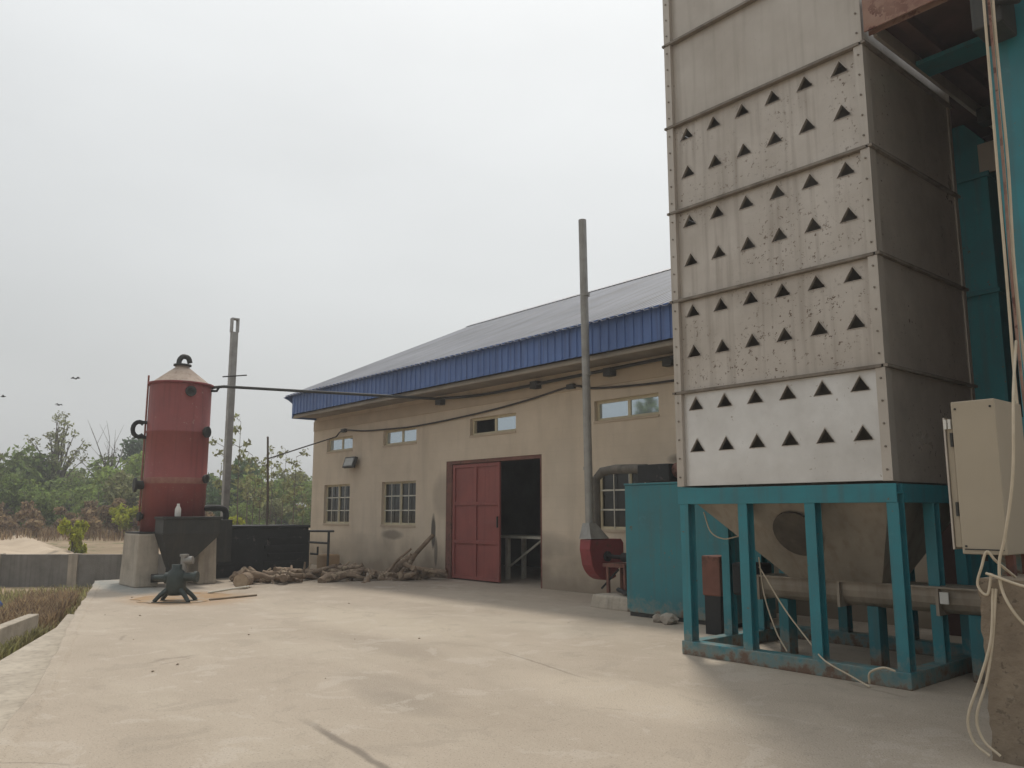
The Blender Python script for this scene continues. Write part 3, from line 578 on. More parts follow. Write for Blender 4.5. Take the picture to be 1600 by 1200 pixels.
for (xa, ya_), (xb, yb_) in zip(ps, ps[1:] + ps[:1]):
    for k in range(4): ol.append((xa + (xb - xa) * k / 4 + r3.uniform(-.07, .07), ya_ + (yb_ - ya_) * k / 4 + r3.uniform(-.07, .07)))
m.prism([(x, y, .003) for x, y in ol], (0, 0, .005))
tag(m.build('rusty_sheet', 'rust'), 'flat orange rusted sheet lying on the yard under the small machine', 'metal sheet')
m = MB(); m.tube([(-15.3, 5.75, .02), (-15.55, 6.75, .02)], .018, 6); tag(m.build('wooden_stick', 'plank'), 'thin wooden stick lying at the edge of the rusted sheet', 'stick')
m = MB(); m.tube([(-16.6, 6.2, .02), (-16.2, 6.5, .1), (-16.3, 6.9, .12)], .02, 6); tag(m.build('bent_pipe', 'white_bar'), 'pale bent pipe offcut by the rusted sheet', 'pipe')
# round log end
t = thing('round_log', 'short round log lying with its pale cut face to the yard', 'log', (-17.2, 7.1, 0))
dd = Vector((.80, -.6, 0)); p = Vector((-17.2, 7.1, .16))
MB().tube([p - dd * .5, p], [.15, .16], 18).build('bark', 'bark', t)
MB().tube([p + dd * .002, p + dd * .01], [.15, .148], 18).build('cut_face', 'end_grain', t)

# firewood
def log_mesh(seed, ln, r):
    g = random.Random(seed); pts = []; n = 7
    for i in range(n):
        u = i / (n - 1); pts.append((ln * (u - .5), g.uniform(-.05, .05) * ln, g.uniform(-.03, .03) * ln))
    mm = MB(); mm.tube(smooth(pts, 2), [r * (1.15 - .35 * i / (2 * n - 2)) * g.uniform(.86, 1.14) for i in range(2 * n - 1)], 8)
    if seed % 2:
        i = g.randrange(2, 5); a = Vector(pts[i]); mm.tube([a, a + Vector((.16, .12, .05)) * ln, a + Vector((.22, .26, .12)) * ln], [r * .6, r * .45, r * .35], 7)
    return mm
logs = []
for k in range(8):
    g = random.Random(40 + k); o = log_mesh(k, g.uniform(.7, 1.35), g.uniform(.045, .085)).build('firewood_log', 'bark'); logs.append(o)
g = random.Random(11); cnt = 0; FL = 'crooked brown firewood log lying in the scattered heap along the wall'
def fw_front(u): return (-17.9 + 1.5 * u, 7.75 + 3.9 * u)
zones = [(0.0, .24, .2, 1.7, 17), (.34, .62, .1, 1.8, 19), (.68, .95, .0, .9, 9)]
for (u0, u1, d0, d1, n) in zones:
    for k in range(n):
        u = g.uniform(u0, u1); x, y = fw_front(u); d_ = g.uniform(d0, d1); x -= d_ * .9; y += d_ * .25
        if y > 11.7: y = 11.7 - g.uniform(0, .4)
        if x < -20.0 and y < 10.3: x = -19.8
        o = logs[k % 8] if cnt < 8 else logs[g.randrange(8)].copy()
        if cnt >= 8: col.objects.link(o)
        lay = g.choice((0, 0, 1, 1, 2, 2))
        o.location = (x, y, .06 + .10 * lay * g.uniform(.6, 1)); o.rotation_euler = (g.uniform(-3, 3), g.uniform(-.3, .3), g.uniform(.2, 2.4) if g.random() < .7 else g.uniform(0, 3.1))
        s_ = g.uniform(.75, 1.25); o.scale = (s_, s_, s_); tag(o, FL, 'log', 'firewood logs heaped along the wall'); cnt += 1
for (p0, p1, r_, lab) in (((-17.4, 11.15, .05), (-16.82, 11.75, 1.05), .062, 'thick log leaning up against the wall beside the red door'), ((-17.5, 10.75, .05), (-17.1, 11.3, .72), .035, 'shorter forked branch propped in front of the leaning log'),
                          ((-17.9, 11.2, .08), (-17.35, 11.5, .5), .13, 'stout split stump tilted at the foot of the leaning log'), ((-17.0, 11.4, .12), (-16.2, 11.72, .14), .12, 'thick short log lying against the wall by the door frame')):
    a, b = Vector(p0), Vector(p1); mid = (a + b) / 2 + Vector((.03, -.04, .03)); ax_ = (b - a) * .06
    m = MB(); m.tube(smooth([a, a * .7 + b * .3 + ax_ * .3, mid, b], 4), [r_ * (1.1 - .3 * i / 12) for i in range(13)], 10)
    tag(m.build('leaning_log', 'bark'), lab, 'log')

# ---------------------------------------------------------------- stove fan with tall chimney
t = thing('chimney_fan', 'red curved fan casing on a stand feeding a tall grey chimney pipe', 'chimney fan', (-10.4, 10.7, 0))
ch = MB().tube([(-10.47, 10.72, 1.3), (-10.5, 10.71, 4.2), (-10.53, 10.7, 7.1)], .075, 16).build('chimney_pipe', 'galv_pole', t)
m = MB()
for zz in (2.35, 4.1, 5.6): m.tube([(-10.49, 10.715, zz), (-10.49, 10.715, zz + .06)], .083, 16)
m.build('pipe_joint', 'galv_pole', ch)
MB().frustum((-10.55, -10.26, 10.53, 11.0, 1.13), (-10.55, -10.39, 10.62, 10.8, 1.4)).build('transition_hood', 'galv_pole', t)
# scroll casing: profile in Y-Z, extruded along X
prof = [(10.48, 1.12), (11.28, 1.12), (11.34, 1.05), (11.34, .72), (11.1, .5)]
for k in range(9):
    a = R(-60 - 12 * k); prof.append((10.92 + .44 * math.cos(a), .86 + .46 * math.sin(a)))
prof += [(10.46, .95)]
m = MB(); m.prism([(-10.54, y + .06, z) for y, z in prof], (.26, 0, 0)); m.build('scroll_casing', 'fan_red', t, .012)
m = MB(); m.tube([(-10.28, 10.95, .82), (-10.24, 10.95, .82)], .09, 20); m.tube([(-10.28, 10.95, .82), (-9.7, 10.9, .82)], .035, 10); m.tube([(-9.85, 10.9, .82), (-9.35, 10.9, .82)], .08, 14); m.build('shaft', 'black', t)
m = MB(); m.box(-10.1, -9.6, 10.65, 11.1, .66, .72); m.build('stand_top', 'brown_red', t)
for xx in (-10.05, -9.66):
    for yy in (10.68, 11.03): MB().box(xx, xx + .05, yy, yy + .05, .21, .66).build('leg', 'brown_red', t)
m = MB(); m.tube([(-10.2, 10.72, .28), (-9.8, 10.72, .62)], .02, 6); m.tube([(-9.7, 10.6, .3), (-9.3, 10.4, .27)], .04, 8); m.build('brace', 'black', t)
m = MB(); m.frustum((-10.1, -9.2, 10.3, 11.3, -.01), (-10.06, -9.24, 10.34, 11.3, .22)); tag(m.build('concrete_pad', 'concrete', None, .03), 'low concrete pad under the red fan stand', 'pad')
t = thing('side_duct', 'grey horizontal duct along the window with an elbow down beside the chimney', 'duct', (-10.7, 11.0, 1.2))
q = [(-10.72, 11.15, 1.2), (-10.72, 11.15, 2.2), (-10.6, 11.2, 2.34), (-10.3, 11.25, 2.38), (-9.6, 11.3, 2.36)]
MB().tube(q, .085, 14).build('duct_pipe', 'sooty_pipe', t)
m = MB(); m.box(-9.65, -8.95, 11.1, 11.5, 2.12, 2.42); m.build('black_box', 'black', t, .01)
MB().tube(smooth([(-8.95, 11.3, 2.3), (-8.8, 11.3, 2.33), (-8.68, 11.3, 2.25), (-8.68, 11.3, 1.95)], 5), .13, 14).build('elbow', 'brown_red', t)

# teal furnace cabinet
t = thing('furnace_cabinet', 'tall plain teal steel cabinet between the window and the dryer frame', 'cabinet', (-7.9, 10.4, 0))
MB().box(-8.92, -6.95, 9.94, 11.0, .06, 2.02).build('body', 'teal_dull', t, .012)
MB().box(-8.93, -6.94, 9.93, 11.01, 2.021, 2.05).build('lid', 'teal_dull', t, .006)
MB().box(-8.88, -7.0, 9.97, 10.97, 0, .06).build('plinth', 'dark_steel', t)
m = MB(); m.box(-6.95, -6.66, 9.25, 9.6, .5, 1.02)
t2 = thing('motor_box', 'small red brown motor box beside the teal cabinet inside the frame', 'motor box', (-6.8, 9.4, 0)); m.build('housing', 'brown_red', t2, .015)
MB().box(-6.93, -6.68, 9.27, 9.58, 0, .5).build('stand', 'black', t2)
g = random.Random(21)
for k in range(3):
    m = MB(); bm_ = bmesh.new(); bmesh.ops.create_icosphere(bm_, subdivisions=2, radius=1)
    s_ = (.16, .13, .11) if k == 0 else (g.uniform(.05, .1),) * 3
    p = ((-7.95, 9.76) if k == 0 else (-8.0 + g.uniform(-.3, .35), 9.70 + g.uniform(-.12, .1)))
    vs = [(p[0] + v.co.x * s_[0] * g.uniform(.65, 1.2), p[1] + v.co.y * s_[1] * g.uniform(.8, 1.15), s_[2] * .5 + v.co.z * s_[2] * .8 * g.uniform(.8, 1.1)) for v in bm_.verts]
    m.add(vs, [tuple(v.index for v in f.verts) for f in bm_.faces]); bm_.free()
    o = m.build('rubble_stone', 'stone')
    tag(o, 'biggest pale stone at the foot of the teal cabinet' if k == 0 else 'small broken stone beside the biggest one at the teal cabinet foot', 'stone', 'rubble at the cabinet foot')

# ---------------------------------------------------------------- grain dryer tower
DX0, DX1, DY0, DY1 = -6.13, -3.61, 7.80, 9.92
D = thing('grain_dryer', 'tall galvanised grain dryer tower with rows of triangular holes on teal frame', 'grain dryer', (-4.87, 7.8, 0))
ZB, SH = 1.88, 1.123
TX = [-5.87 + .398 * k for k in range(6)]
def front_panel(z0, z1, holes, mat):
    bm_ = bmesh.new(); y = DY0 + .02
    def loop(pts):
        vs = [bm_.verts.new(p) for p in pts]; return [bm_.edges.new((vs[i], vs[(i + 1) % len(vs)])) for i in range(len(vs))]
    e = loop([(DX0 + .03, y, z0), (DX1 - .03, y, z0), (DX1 - .03, y, z1), (DX0 + .03, y, z1)])
    for zz in holes:
        for x in TX: e += loop([(x - .10, y, zz), (x + .10, y, zz), (x, y, zz + .15)])
    bmesh.ops.triangle_fill(bm_, use_beauty=True, use_dissolve=False, edges=e)
    m_ = MB(); bm_.verts.index_update(); m_.add([v.co.copy() for v in bm_.verts], [tuple(v.index for v in f.verts) for f in bm_.faces]); bm_.free()
    return m_
port = None
for k in range(8):
    z0, z1 = ZB + SH * k, ZB + SH * (k + 1)
    holed = k < 4
    m = MB(); m.box(DX1 - .012, DX1, DY0 + .022, DY1, z0 + .01, z1 - .01); m.box(DX0, DX0 + .012, DY0 + .022, DY1, z0 + .01, z1 - .01); m.box(DX0 + .012, DX1 - .012, DY1 - .012, DY1, z0 + .01, z1 - .01)
    m.box(DX0 + .012, DX1 - .012, DY0 + .75, DY0 + .76, z0 + .01, z1 - .01)
    sec = m.build('dryer_section', 'galv_side', D)
    fpn = front_panel(z0 + .02, z1 - .02, [z0 + .415, z0 + .905] if holed else [], 'galv').build('front_panel', 'galv_clean' if k == 0 else ('galv' if holed else 'galv_flat'), sec)
    fpn['label'] = 'clean bright bottom panel' if k == 0 else ('rust specked panel with triangular holes' if holed else 'plain panel without holes')
    m = MB()   # flanges: ledges between sections and corner angles
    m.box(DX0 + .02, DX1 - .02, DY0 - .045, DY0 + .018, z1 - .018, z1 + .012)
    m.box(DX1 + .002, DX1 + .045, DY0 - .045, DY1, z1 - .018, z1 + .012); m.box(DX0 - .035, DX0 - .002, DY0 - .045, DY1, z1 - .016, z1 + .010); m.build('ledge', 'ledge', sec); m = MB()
    MB().box(DX0 - .012, DX0 + .085, DY0 - .03, DY0 + .018, z0 + .014, z1 - .02).build('corner_angle', 'galv_flat', sec)
    m.box(DX1 - .085, DX1 + .012, DY0 - .03, DY0 + .018, z0 + .014, z1 - .02); m.box(DX1 + .0005, DX1 + .012, DY0 + .0181, DY0 + .1, z0 + .014, z1 - .02); m.build('corner_angle', 'galv_flat', sec)
    MB().box(DX1 + .0005, DX1 + .012, DY1 - .08, DY1, z0 + .012, z1 - .018).build('corner_angle', 'galv_flat', sec)
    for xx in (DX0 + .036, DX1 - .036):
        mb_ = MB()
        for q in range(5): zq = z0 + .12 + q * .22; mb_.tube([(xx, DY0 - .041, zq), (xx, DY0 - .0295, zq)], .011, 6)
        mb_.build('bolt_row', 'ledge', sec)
    if holed:
        for zz in (z0 + .415, z0 + .905):
            for x in TX:
                tri = [(-.108, -.005), (.108, -.005), (0, .162)]; inn = [(-.098, .0), (.098, .0), (0, .148)]
                if port is None:
                    m = MB(); ya_, yb_ = .012, .05
                    vs = [(a, ya_, b) for a, b in tri] + [(a, ya_, b) for a, b in inn] + [(a, yb_, b) for a, b in inn] 
                    m.add(vs, [(i, (i + 1) % 3, 3 + (i + 1) % 3, 3 + i) for i in range(3)] + [(3 + i, 3 + (i + 1) % 3, 6 + (i + 1) % 3, 6 + i) for i in range(3)])
                    port = m.build('air_port', 'galv', sec, 0, world=False); o = port
                else: o = port.copy(); col.objects.link(o); o.parent = sec
                o.location = Vector((x, DY0, zz)) - Vector(D.location)
# teal frame
TZ0, TZ1 = 1.69, 1.87
m = MB(); m.ibeam((DX0 - .02, DY0 + .05, (TZ0 + TZ1) / 2), (DX1 + .03, DY0 + .05, (TZ0 + TZ1) / 2), TZ1 - TZ0, .14); m.build('top_beam', 'teal', D, .003)
m = MB(); m.ibeam((DX0 - .02, DY1 - .05, (TZ0 + TZ1) / 2), (DX1 + .03, DY1 - .05, (TZ0 + TZ1) / 2), TZ1 - TZ0, .14); m.build('top_beam', 'teal', D)
for xx in (DX0 + .05, DX1 - .03): m = MB(); m.ibeam((xx, DY0 + .125, (TZ0 + TZ1) / 2), (xx, DY1 - .125, (TZ0 + TZ1) / 2), TZ1 - TZ0 - .004, .13, front=Vector((1, 0, 0))); m.build('top_beam', 'teal', D)
for yy in (DY0 + .05, DY1 - .05): MB().box(DX0 - .02, DX1 + .05, yy - .08, yy + .08, 0, .15).build('base_beam', 'teal', D, .008)
for xx in (DX0 + .05, DX1 - .03): MB().box(xx - .075, xx + .075, DY0 + .131, DY1 - .131, 0, .148).build('base_beam', 'teal', D, .008)
for xx in (-6.07, -5.28, -4.48, -3.63):
    for yy in (DY0 + .05, DY1 - .05):
        m = MB(); m.ibeam((xx, yy, .15), (xx, yy, TZ0), .115, .13); m.build('post', 'teal', D, .002)
for xx in (-6.07, -3.63):
    for yy in (8.62, 9.3):
        m = MB(); m.ibeam((xx, yy, .148), (xx, yy, TZ0 + .002), .11, .13); m.build('post', 'teal', D, .002)
h = MB().frustum((-5.15, -4.1, 8.45, 8.95, .88), (DX0 + .10, DX1 - .12, DY0 + .13, DY1 - .13, 1.72), bottom=False, top=False).build('hopper', 'hopper_skin', D)
# round hatch lying on the sloping front of the hopper
ptop = Vector((0, DY0 + .13, 1.72)); pbot = Vector((0, 8.45, .88)); sv_ = (ptop - pbot).normalized(); nn = Vector((0, sv_.z, -sv_.y)) * -1
c0 = Vector((-4.83, 0, 0)) + pbot + (ptop - pbot) * .60
if nn.y > 0: nn = -nn
m = MB(); pl = [c0 + nn * .012 + Vector((1, 0, 0)) * (.27 * math.cos(a)) + sv_ * (.27 * math.sin(a)) for a in np.linspace(0, 2 * math.pi, 28, endpoint=False)]
m.prism(pl, nn * .03); m.build('hatch', 'hatch', h)

# screw conveyor under the hopper
t = thing('screw_conveyor', 'long dusty beige trough conveyor on short teal legs under the dryer hopper', 'conveyor', (-4.4, 8.7, 0))
m = MB(); yc, zc = 8.7, .78; tr = []
for k in range(9): a = math.pi + math.pi * k / 8; tr.append((yc + .17 * math.cos(a), zc + .17 * math.sin(a)))
tr += [(yc + .17, .86), (yc - .17, .86)]
m.prism([(-5.6, y, z) for y, z in tr], (3.3, 0, 0)); m.build('trough', 'hopper_skin', t)
m = MB(); m.box(-5.62, -2.28, yc - .22, yc + .22, .861, .878); m.build('lid', 'hopper_skin', t)
for xx in (-5.6, -4.62, -3.6, -2.6): MB().box(xx, xx + .03, yc - .215, yc + .215, .60, .86).build('joint_flange', 'hopper_skin', t)
for xx in (-5.35, -4.3, -3.3, -2.6): MB().box(xx - .06, xx + .06, yc - .09, yc + .09, 0, .62).build('leg', 'teal_dull', t, .004)
m = MB(); m.box(-5.98, -5.62, yc - .16, yc + .16, .62, 1.0); m.build('gearbox', 'black', t, .03)
m = MB(); m.tube([(-5.5, yc, 1.28), (-5.2, yc - .1, 1.02)], .1, 12); m.build('motor', 'dark_steel', t)
m = MB(); m.box(-3.55, -3.47, yc - .235, yc - .222, .72, .83); m.build('label_plate', 'white_plastic', t)

# ---------------------------------------------------------------- raised platform and machine bay on the right
P = thing('loading_platform', 'dark rust brown overhead platform joined to the side of the dryer tower', 'platform', (-2.6, 9.5, 0))
PX0, PX1, PY0, PY1, PZ = -3.57, 2.2, 7.78, 11.0, 6.45
m = MB(); m.box(PX0 + .06, PX1, PY0 + .1, 9.95, PZ + .15, PZ + .2); m.box(-5.0, PX1, 9.951, 13.0, PZ + .15, PZ + .2); m.build('deck', 'deck_dark', P)
m = MB(); m.ibeam((PX0, PY0 + .05, PZ + .22), (PX1, PY0 + .05, PZ + .22), .40, .12, .02); m.build('edge_beam', 'beam_rust', P)
for k in range(9):
    xx = PX0 + .32 + k * .62; MB().box(xx - .05, xx + .05, PY0 + .125, 11.9, PZ + .02, PZ + .149).build('joist', 'deck_dark', P)
MB().box(PX0 + .03, PX0 + .07, PY0 + .13, 12, PZ, PZ + .15).build('trim', 'galv_flat', P)
MB().box(PX0 + .09, PX1, 8.75, 9.1, PZ - .03, PZ + .018).build('cross_beam', 'teal_dull', P)
MB().box(PX0 + .09, PX1, 10.4, 10.6, PZ - .16, PZ + .018).build('cross_beam', 'dark_steel', P)
for k in range(3): MB().tube([(PX0 + .02, PY0 + .05, PZ + .8 + .35 * k), (PX1, PY0 + .05, PZ + .8 + .35 * k)], .02, 8).build('handrail', 'teal_dull', P)
for xx in (-3.5, -1.8, 0): MB().box(xx, xx + .06, PY0 + .02, PY0 + .08, PZ + .43, PZ + 1.55).build('rail_post', 'teal_dull', P)
m = MB(); m.box(-1.3, -1.15, 8.6, 11.98, 0, 6.42); m.box(-4.88, -1.301, 11.6, 11.75, 0, 6.6); m.build('bay_shade_wall', 'deck_dark', P)  # walls added to keep light out of the bay; side one is out of view
m = MB(); m.ibeam((-2.37, 8.3, 0), (-2.37, 8.3, PZ - .04), .42, .30, .02); m.build('post', 'teal', P, .003)
m = MB(); m.box(-2.55, -2.3, 7.7, 8.1, 5.95, 6.3); m.tube([(-2.35, 7.6, 6.15), (-2.2, 7.85, 6.2)], .07, 12); m.build('motor', 'dark_steel', P, .02)
t = thing('elevator_chute', 'dull teal rectangular elevator chute rising behind the dryer tower', 'chute', (-3.8, 11.1, 0))
m = MB(); m.prism([(-4.3, 11.0, 0), (-3.62, 11.0, 0), (-3.62, 11.0, 6.30), (-4.3, 11.0, 7.2)], (0, .4, 0)); m.build('casing', 'teal', t, .006)
for zz in (1.9, 4.3, 5.82): MB().box(-4.33, -3.59, 10.965, 11.43, zz, zz + .06).build('collar', 'teal_dull', t)
MB().box(-3.70, -3.50, 10.985, 11.02, 5.86, 6.26).build('cover_plate', 'galv_flat', t)

# control cabinet on the plinth
t = thing('control_cabinet', 'beige steel control cabinet with its side open above the concrete plinth', 'control cabinet', (-2.3, 6.5, 1.16))
MB().box(-2.46, -2.165, 6.3, 6.82, 1.305, 2.395).build('housing', 'beige', t, .008)
dr = MB().box(-2.515, -2.468, 6.33, 6.80, 1.35, 2.27).build('door', 'beige', t, .006)
MB().box(-2.528, -2.516, 6.315, 6.815, 1.335, 2.285).build('door_skin', 'galv_flat', dr)
for zz in (1.62, 2.12): MB().tube([(-2.475, 6.315, zz - .05), (-2.475, 6.315, zz + .05)], .012, 8).build('hinge', 'dark_steel', dr)
for xx in (-2.51, -2.48): MB().box(xx - .009, xx + .009, 6.30, 6.328, 2.20, 2.27).build('latch', 'white_plastic', dr)
MB().box(-2.40, -2.17, 6.821, 6.86, 1.0, 2.3).build('mounting_plate', 'teal_dull', t)
for k in range(3): MB().tube([(-2.39 + .08 * k, 6.5, 1.25), (-2.39 + .08 * k, 6.5, 1.304)], .022, 10).build('cable_gland', 'dark_steel', t)
for zz in (1.36, 2.34):
    for xx in (-2.43, -2.195): MB().tube([(xx, 6.293, zz), (xx, 6.301, zz)], .008, 8).build('screw', 'dark_steel', t)
MB().box(-2.44, -2.185, 6.294, 6.299, 1.335, 1.343).build('seam', 'dark_steel', t)
for yy in (6.4, 6.7): MB().box(-2.22, -2.17, yy, yy + .05, 1.16, 1.303).build('leg', 'brown_red', t)
m = MB(); g = random.Random(4)
def grid_block(x0, x1, y0, y1, z0, z1, j):
    mm = MB(); n = 14
    def face(o, u, v, nu, nv):
        vs = []
        for a in range(nu + 1):
            for b in range(nv + 1):
                p = Vector(o) + Vector(u) * a / nu + Vector(v) * b / nv
                h_ = math.sin(p.x * 31.7 + p.y * 17.3 + p.z * 23.1) * .5 + math.sin(p.x * 63 + p.z * 51 + p.y * 45) * .5
                c = Vector(((x0 + x1) / 2, (y0 + y1) / 2, p.z)); vs.append(p + (p - c).normalized() * h_ * j)
        mm.add(vs, [(a * (nv + 1) + b, (a + 1) * (nv + 1) + b, (a + 1) * (nv + 1) + b + 1, a * (nv + 1) + b + 1) for a in range(nu) for b in range(nv)], True)
    face((x0, y0, z0), (x1 - x0, 0, 0), (0, 0, z1 - z0), n, 24); face((x0, y1, z0), (0, y0 - y1, 0), (0, 0, z1 - z0), n, 24)
    face((x1, y0, z0), (0, y1 - y0, 0), (0, 0, z1 - z0), n, 24); face((x0, y0, z1), (x1 - x0, 0, 0), (0, y1 - y0, 0), n, n)
    return mm
tag(grid_block(-2.28, -1.2, 6.05, 7.6, -.02, 1.16, .012).build('concrete_plinth', 'rough_concrete'), 'rough cast concrete plinth under the control cabinet', 'plinth')

# pale cables
def cable(pts, lab, r=.009, mat='white_cable', cat='cable', group=None, k=6):
    return tag(MB().tube(smooth(pts, k), r, 7).build('electric_cable', mat), lab, cat, group)
CL = 'pale cable in the bundle hanging from the platform past the teal post'
for j, (dx, dz) in enumerate(((0, 0), (.035, .02), (.06, -.03), (.018, .05))):
    dy = .03 * j
    cable([(-2.20 + dx, 7.0 + dy, 6.4), (-2.21 + dx * .8, 7.0 + dy, 5.62 + dz), (-2.225 + dx, 7.0 + dy, 4.4), (-2.235 + dx * .7, 7.0 + dy, 3.44), (-2.24 + dx * 1.2, 6.98 + dy, 2.38), (-2.2 + dx * 2, 6.95 + dy, 1.9), (-2.12 + dx, 6.95 + dy, 1.25)], CL, .011, ['white_cable', 'beam_rust', 'white_cable', 'white_cable'][j], group='cable bundle by the teal post')
cable([(-2.2, 6.96, 2.9), (-1.99, 6.15, 2.4), (-1.99, 6.0, 1.85), (-2.07, 6.0, 1.45), (-2.12, 6.0, 1.27), (-2.11, 5.99, 1.08), (-2.0, 5.97, .9), (-1.85, 5.96, .85)], 'pale cable crossing the cabinet edge and drooping over the plinth face', .010)
cable([(-2.1, 6.2, 1.17), (-2.15, 6.03, 1.28), (-2.19, 6.0, 1.34), (-2.23, 6.0, 1.24), (-2.265, 6.0, 1.12), (-2.21, 6.0, 1.06), (-2.18, 6.02, 1.2)], 'small loop of pale cable on the top corner of the plinth', .009)
cable([(-2.2, 5.98, 1.2), (-1.9, 5.98, 1.12), (-1.6, 6.0, 1.2)], 'pale cable lying across the upper edge of the plinth', .009)
cable([(-2.18, 6.02, 1.1), (-2.2, 5.97, .78), (-2.28, 5.95, .52), (-2.37, 5.94, .27), (-2.35, 5.95, .12), (-2.26, 5.95, .05)], 'outer pale cable hanging in a loop down the plinth corner', .009)
cable([(-2.16, 6.02, 1.1), (-2.2, 5.98, .74), (-2.25, 5.96, .5), (-2.32, 5.95, .28), (-2.29, 5.95, .14), (-2.2, 5.96, .06)], 'inner pale cable hanging in a loop down the plinth corner', .009)
cable([(-5.24, 8.0, 1.11), (-5.18, 7.98, .71), (-5.05, 7.97, .35), (-4.92, 7.95, .16)], 'thin pale cable dropping steeply inside the dryer frame', .008)
cable([(-5.22, 7.97, 1.01), (-4.93, 7.95, .6), (-4.63, 7.92, .28), (-4.36, 7.70, .17), (-4.1, 7.68, .07), (-3.87, 7.6, .012)], 'thin pale cable slanting out of the frame to the yard', .008)
cable([(-3.9, 7.66, .03), (-3.88, 7.64, .13), (-3.76, 7.65, .19), (-3.66, 7.68, .17)], 'short pale rope end tied round the base beam corner', .011)
cable([(-6.1, 8.2, 1.6), (-6.01, 8.2, 1.37), (-5.85, 8.22, 1.29), (-5.7, 8.3, 1.32)], 'pale cable sagging behind the left frame posts', .008)

# ---------------------------------------------------------------- block fence and drain
t = thing('block_fence', 'low grey concrete block fence with piers beyond the yard edge', 'fence', (-26.4, 6, -.5))
A, Bp = Vector((-33.5, -2.6, 0)), Vector((-24.2, 8.6, 0)); u = (Bp - A).normalized(); pn = Vector((u.y, -u.x, 0))
ln = (Bp - A).length
m = MB(); m.prism([A + pn * .08 + Vector((0, 0, -.6)), Bp + pn * .08 + Vector((0, 0, -.6)), Bp - pn * .08 + Vector((0, 0, -.6)), A - pn * .08 + Vector((0, 0, -.6))], (0, 0, 1.0)); m.build('wall_panel', 'block', t)
base = (Vector((-26.42, 6.01, 0)) - A).dot(u)
for k in range(-4, 3):
    p = A + u * (base + k * 2.2)
    if not 0 < (p - A).dot(u) < ln: continue
    m = MB(); q = [p + u * a * .13 + pn * b * .13 + Vector((0, 0, -.6)) for a, b in ((-1, -1), (1, -1), (1, 1), (-1, 1))]; m.prism(q, (0, 0, 1.02)); m.build('pier', 'concrete', t)
m = MB(); wl = [(-15.9, 3.12), (-14.2, 2.28), (-11.5, .98), (-8, -.7)]
m.prism([(x, y, -.62) for x, y in wl] + [(x - .08, y - .16, -.62) for x, y in wl[::-1]], (0, 0, .54))
tag(m.build('drain_wall', 'concrete', None, .015), 'low concrete drain wall running beside the yard apron', 'drain wall')
t = thing('plastic_sack', 'crumpled blue and white plastic sack in the weeds by the drain', 'sack', (-20.4, 3.0, -.5))
g = random.Random(6)
for nm, c, s_, z in (('white_top', 'white_plastic', (.2, .2, .32), .48), ('blue_base', 'blue_plastic', (.26, .24, .2), .18)):
    bm_ = bmesh.new(); bmesh.ops.create_icosphere(bm_, subdivisions=2, radius=1)
    m = MB(); m.add([(-20.5 + v.co.x * s_[0] * g.uniform(.8, 1.2), 3.05 + v.co.y * s_[1] * g.uniform(.8, 1.2), -.5 + z + v.co.z * s_[2] * g.uniform(.85, 1.1)) for v in bm_.verts], [tuple(v.index for v in f.verts) for f in bm_.faces], True); bm_.free(); m.build(nm, c, t)

# ---------------------------------------------------------------- plants
def leaf_cloud(seed, blobs, n, size, squash=.8):
    """leaf quads scattered through blobs (x,y,z,r); most near each blob's skin"""
    r = np.random.default_rng(seed); bl = np.array(blobs); wgt = bl[:, 3] ** 2; idx = r.choice(len(bl), n, p=wgt / wgt.sum())
    d = r.normal(size=(n, 3)); d /= np.linalg.norm(d, axis=1)[:, None]
    rad = bl[idx, 3] * r.uniform(.35, 1.0, n) ** .5 * (1 + .28 * r.normal(size=n) * .6)
    c = bl[idx, :3] + d * rad[:, None] * np.array([1, 1, squash])
    nr = d * .6 + r.normal(size=(n, 3)) * .7; nr /= np.linalg.norm(nr, axis=1)[:, None]
    a = np.cross(nr, r.normal(size=(n, 3))); a /= np.linalg.norm(a, axis=1)[:, None]; b = np.cross(nr, a)
    s = (size * r.uniform(.55, 1.35, n))[:, None]
    v = np.stack([c - a * s, c + b * s * .5, c + a * s, c - b * s * .5], 1).reshape(-1, 3)
    mm = MB(); mm.v = [tuple(x) for x in v]; mm.f = [(4 * i, 4 * i + 1, 4 * i + 2, 4 * i + 3) for i in range(n)]; mm.sm = [False] * n
    return mm
def crown_blobs(g, w, h, n, z0=.3, rr_=(.25, .45)):
    out = []
    for _ in range(n):
        a, q = g.uniform(0, 6.283), g.random() ** .6; zz = z0 + (1 - z0) * g.random()
        k = math.sin(min(1, max(.12, (zz - z0) / (1 - z0 + 1e-6) * .8 + .2)) * math.pi) * .7 + .3
        rad = g.uniform(*rr_) * min(w, h) * .5
        out.append((math.cos(a) * q * w * .5 * k, math.sin(a) * q * w * .5 * k, max(rad * .6, zz * h - rad * .5), rad))
    return out
protos = {}
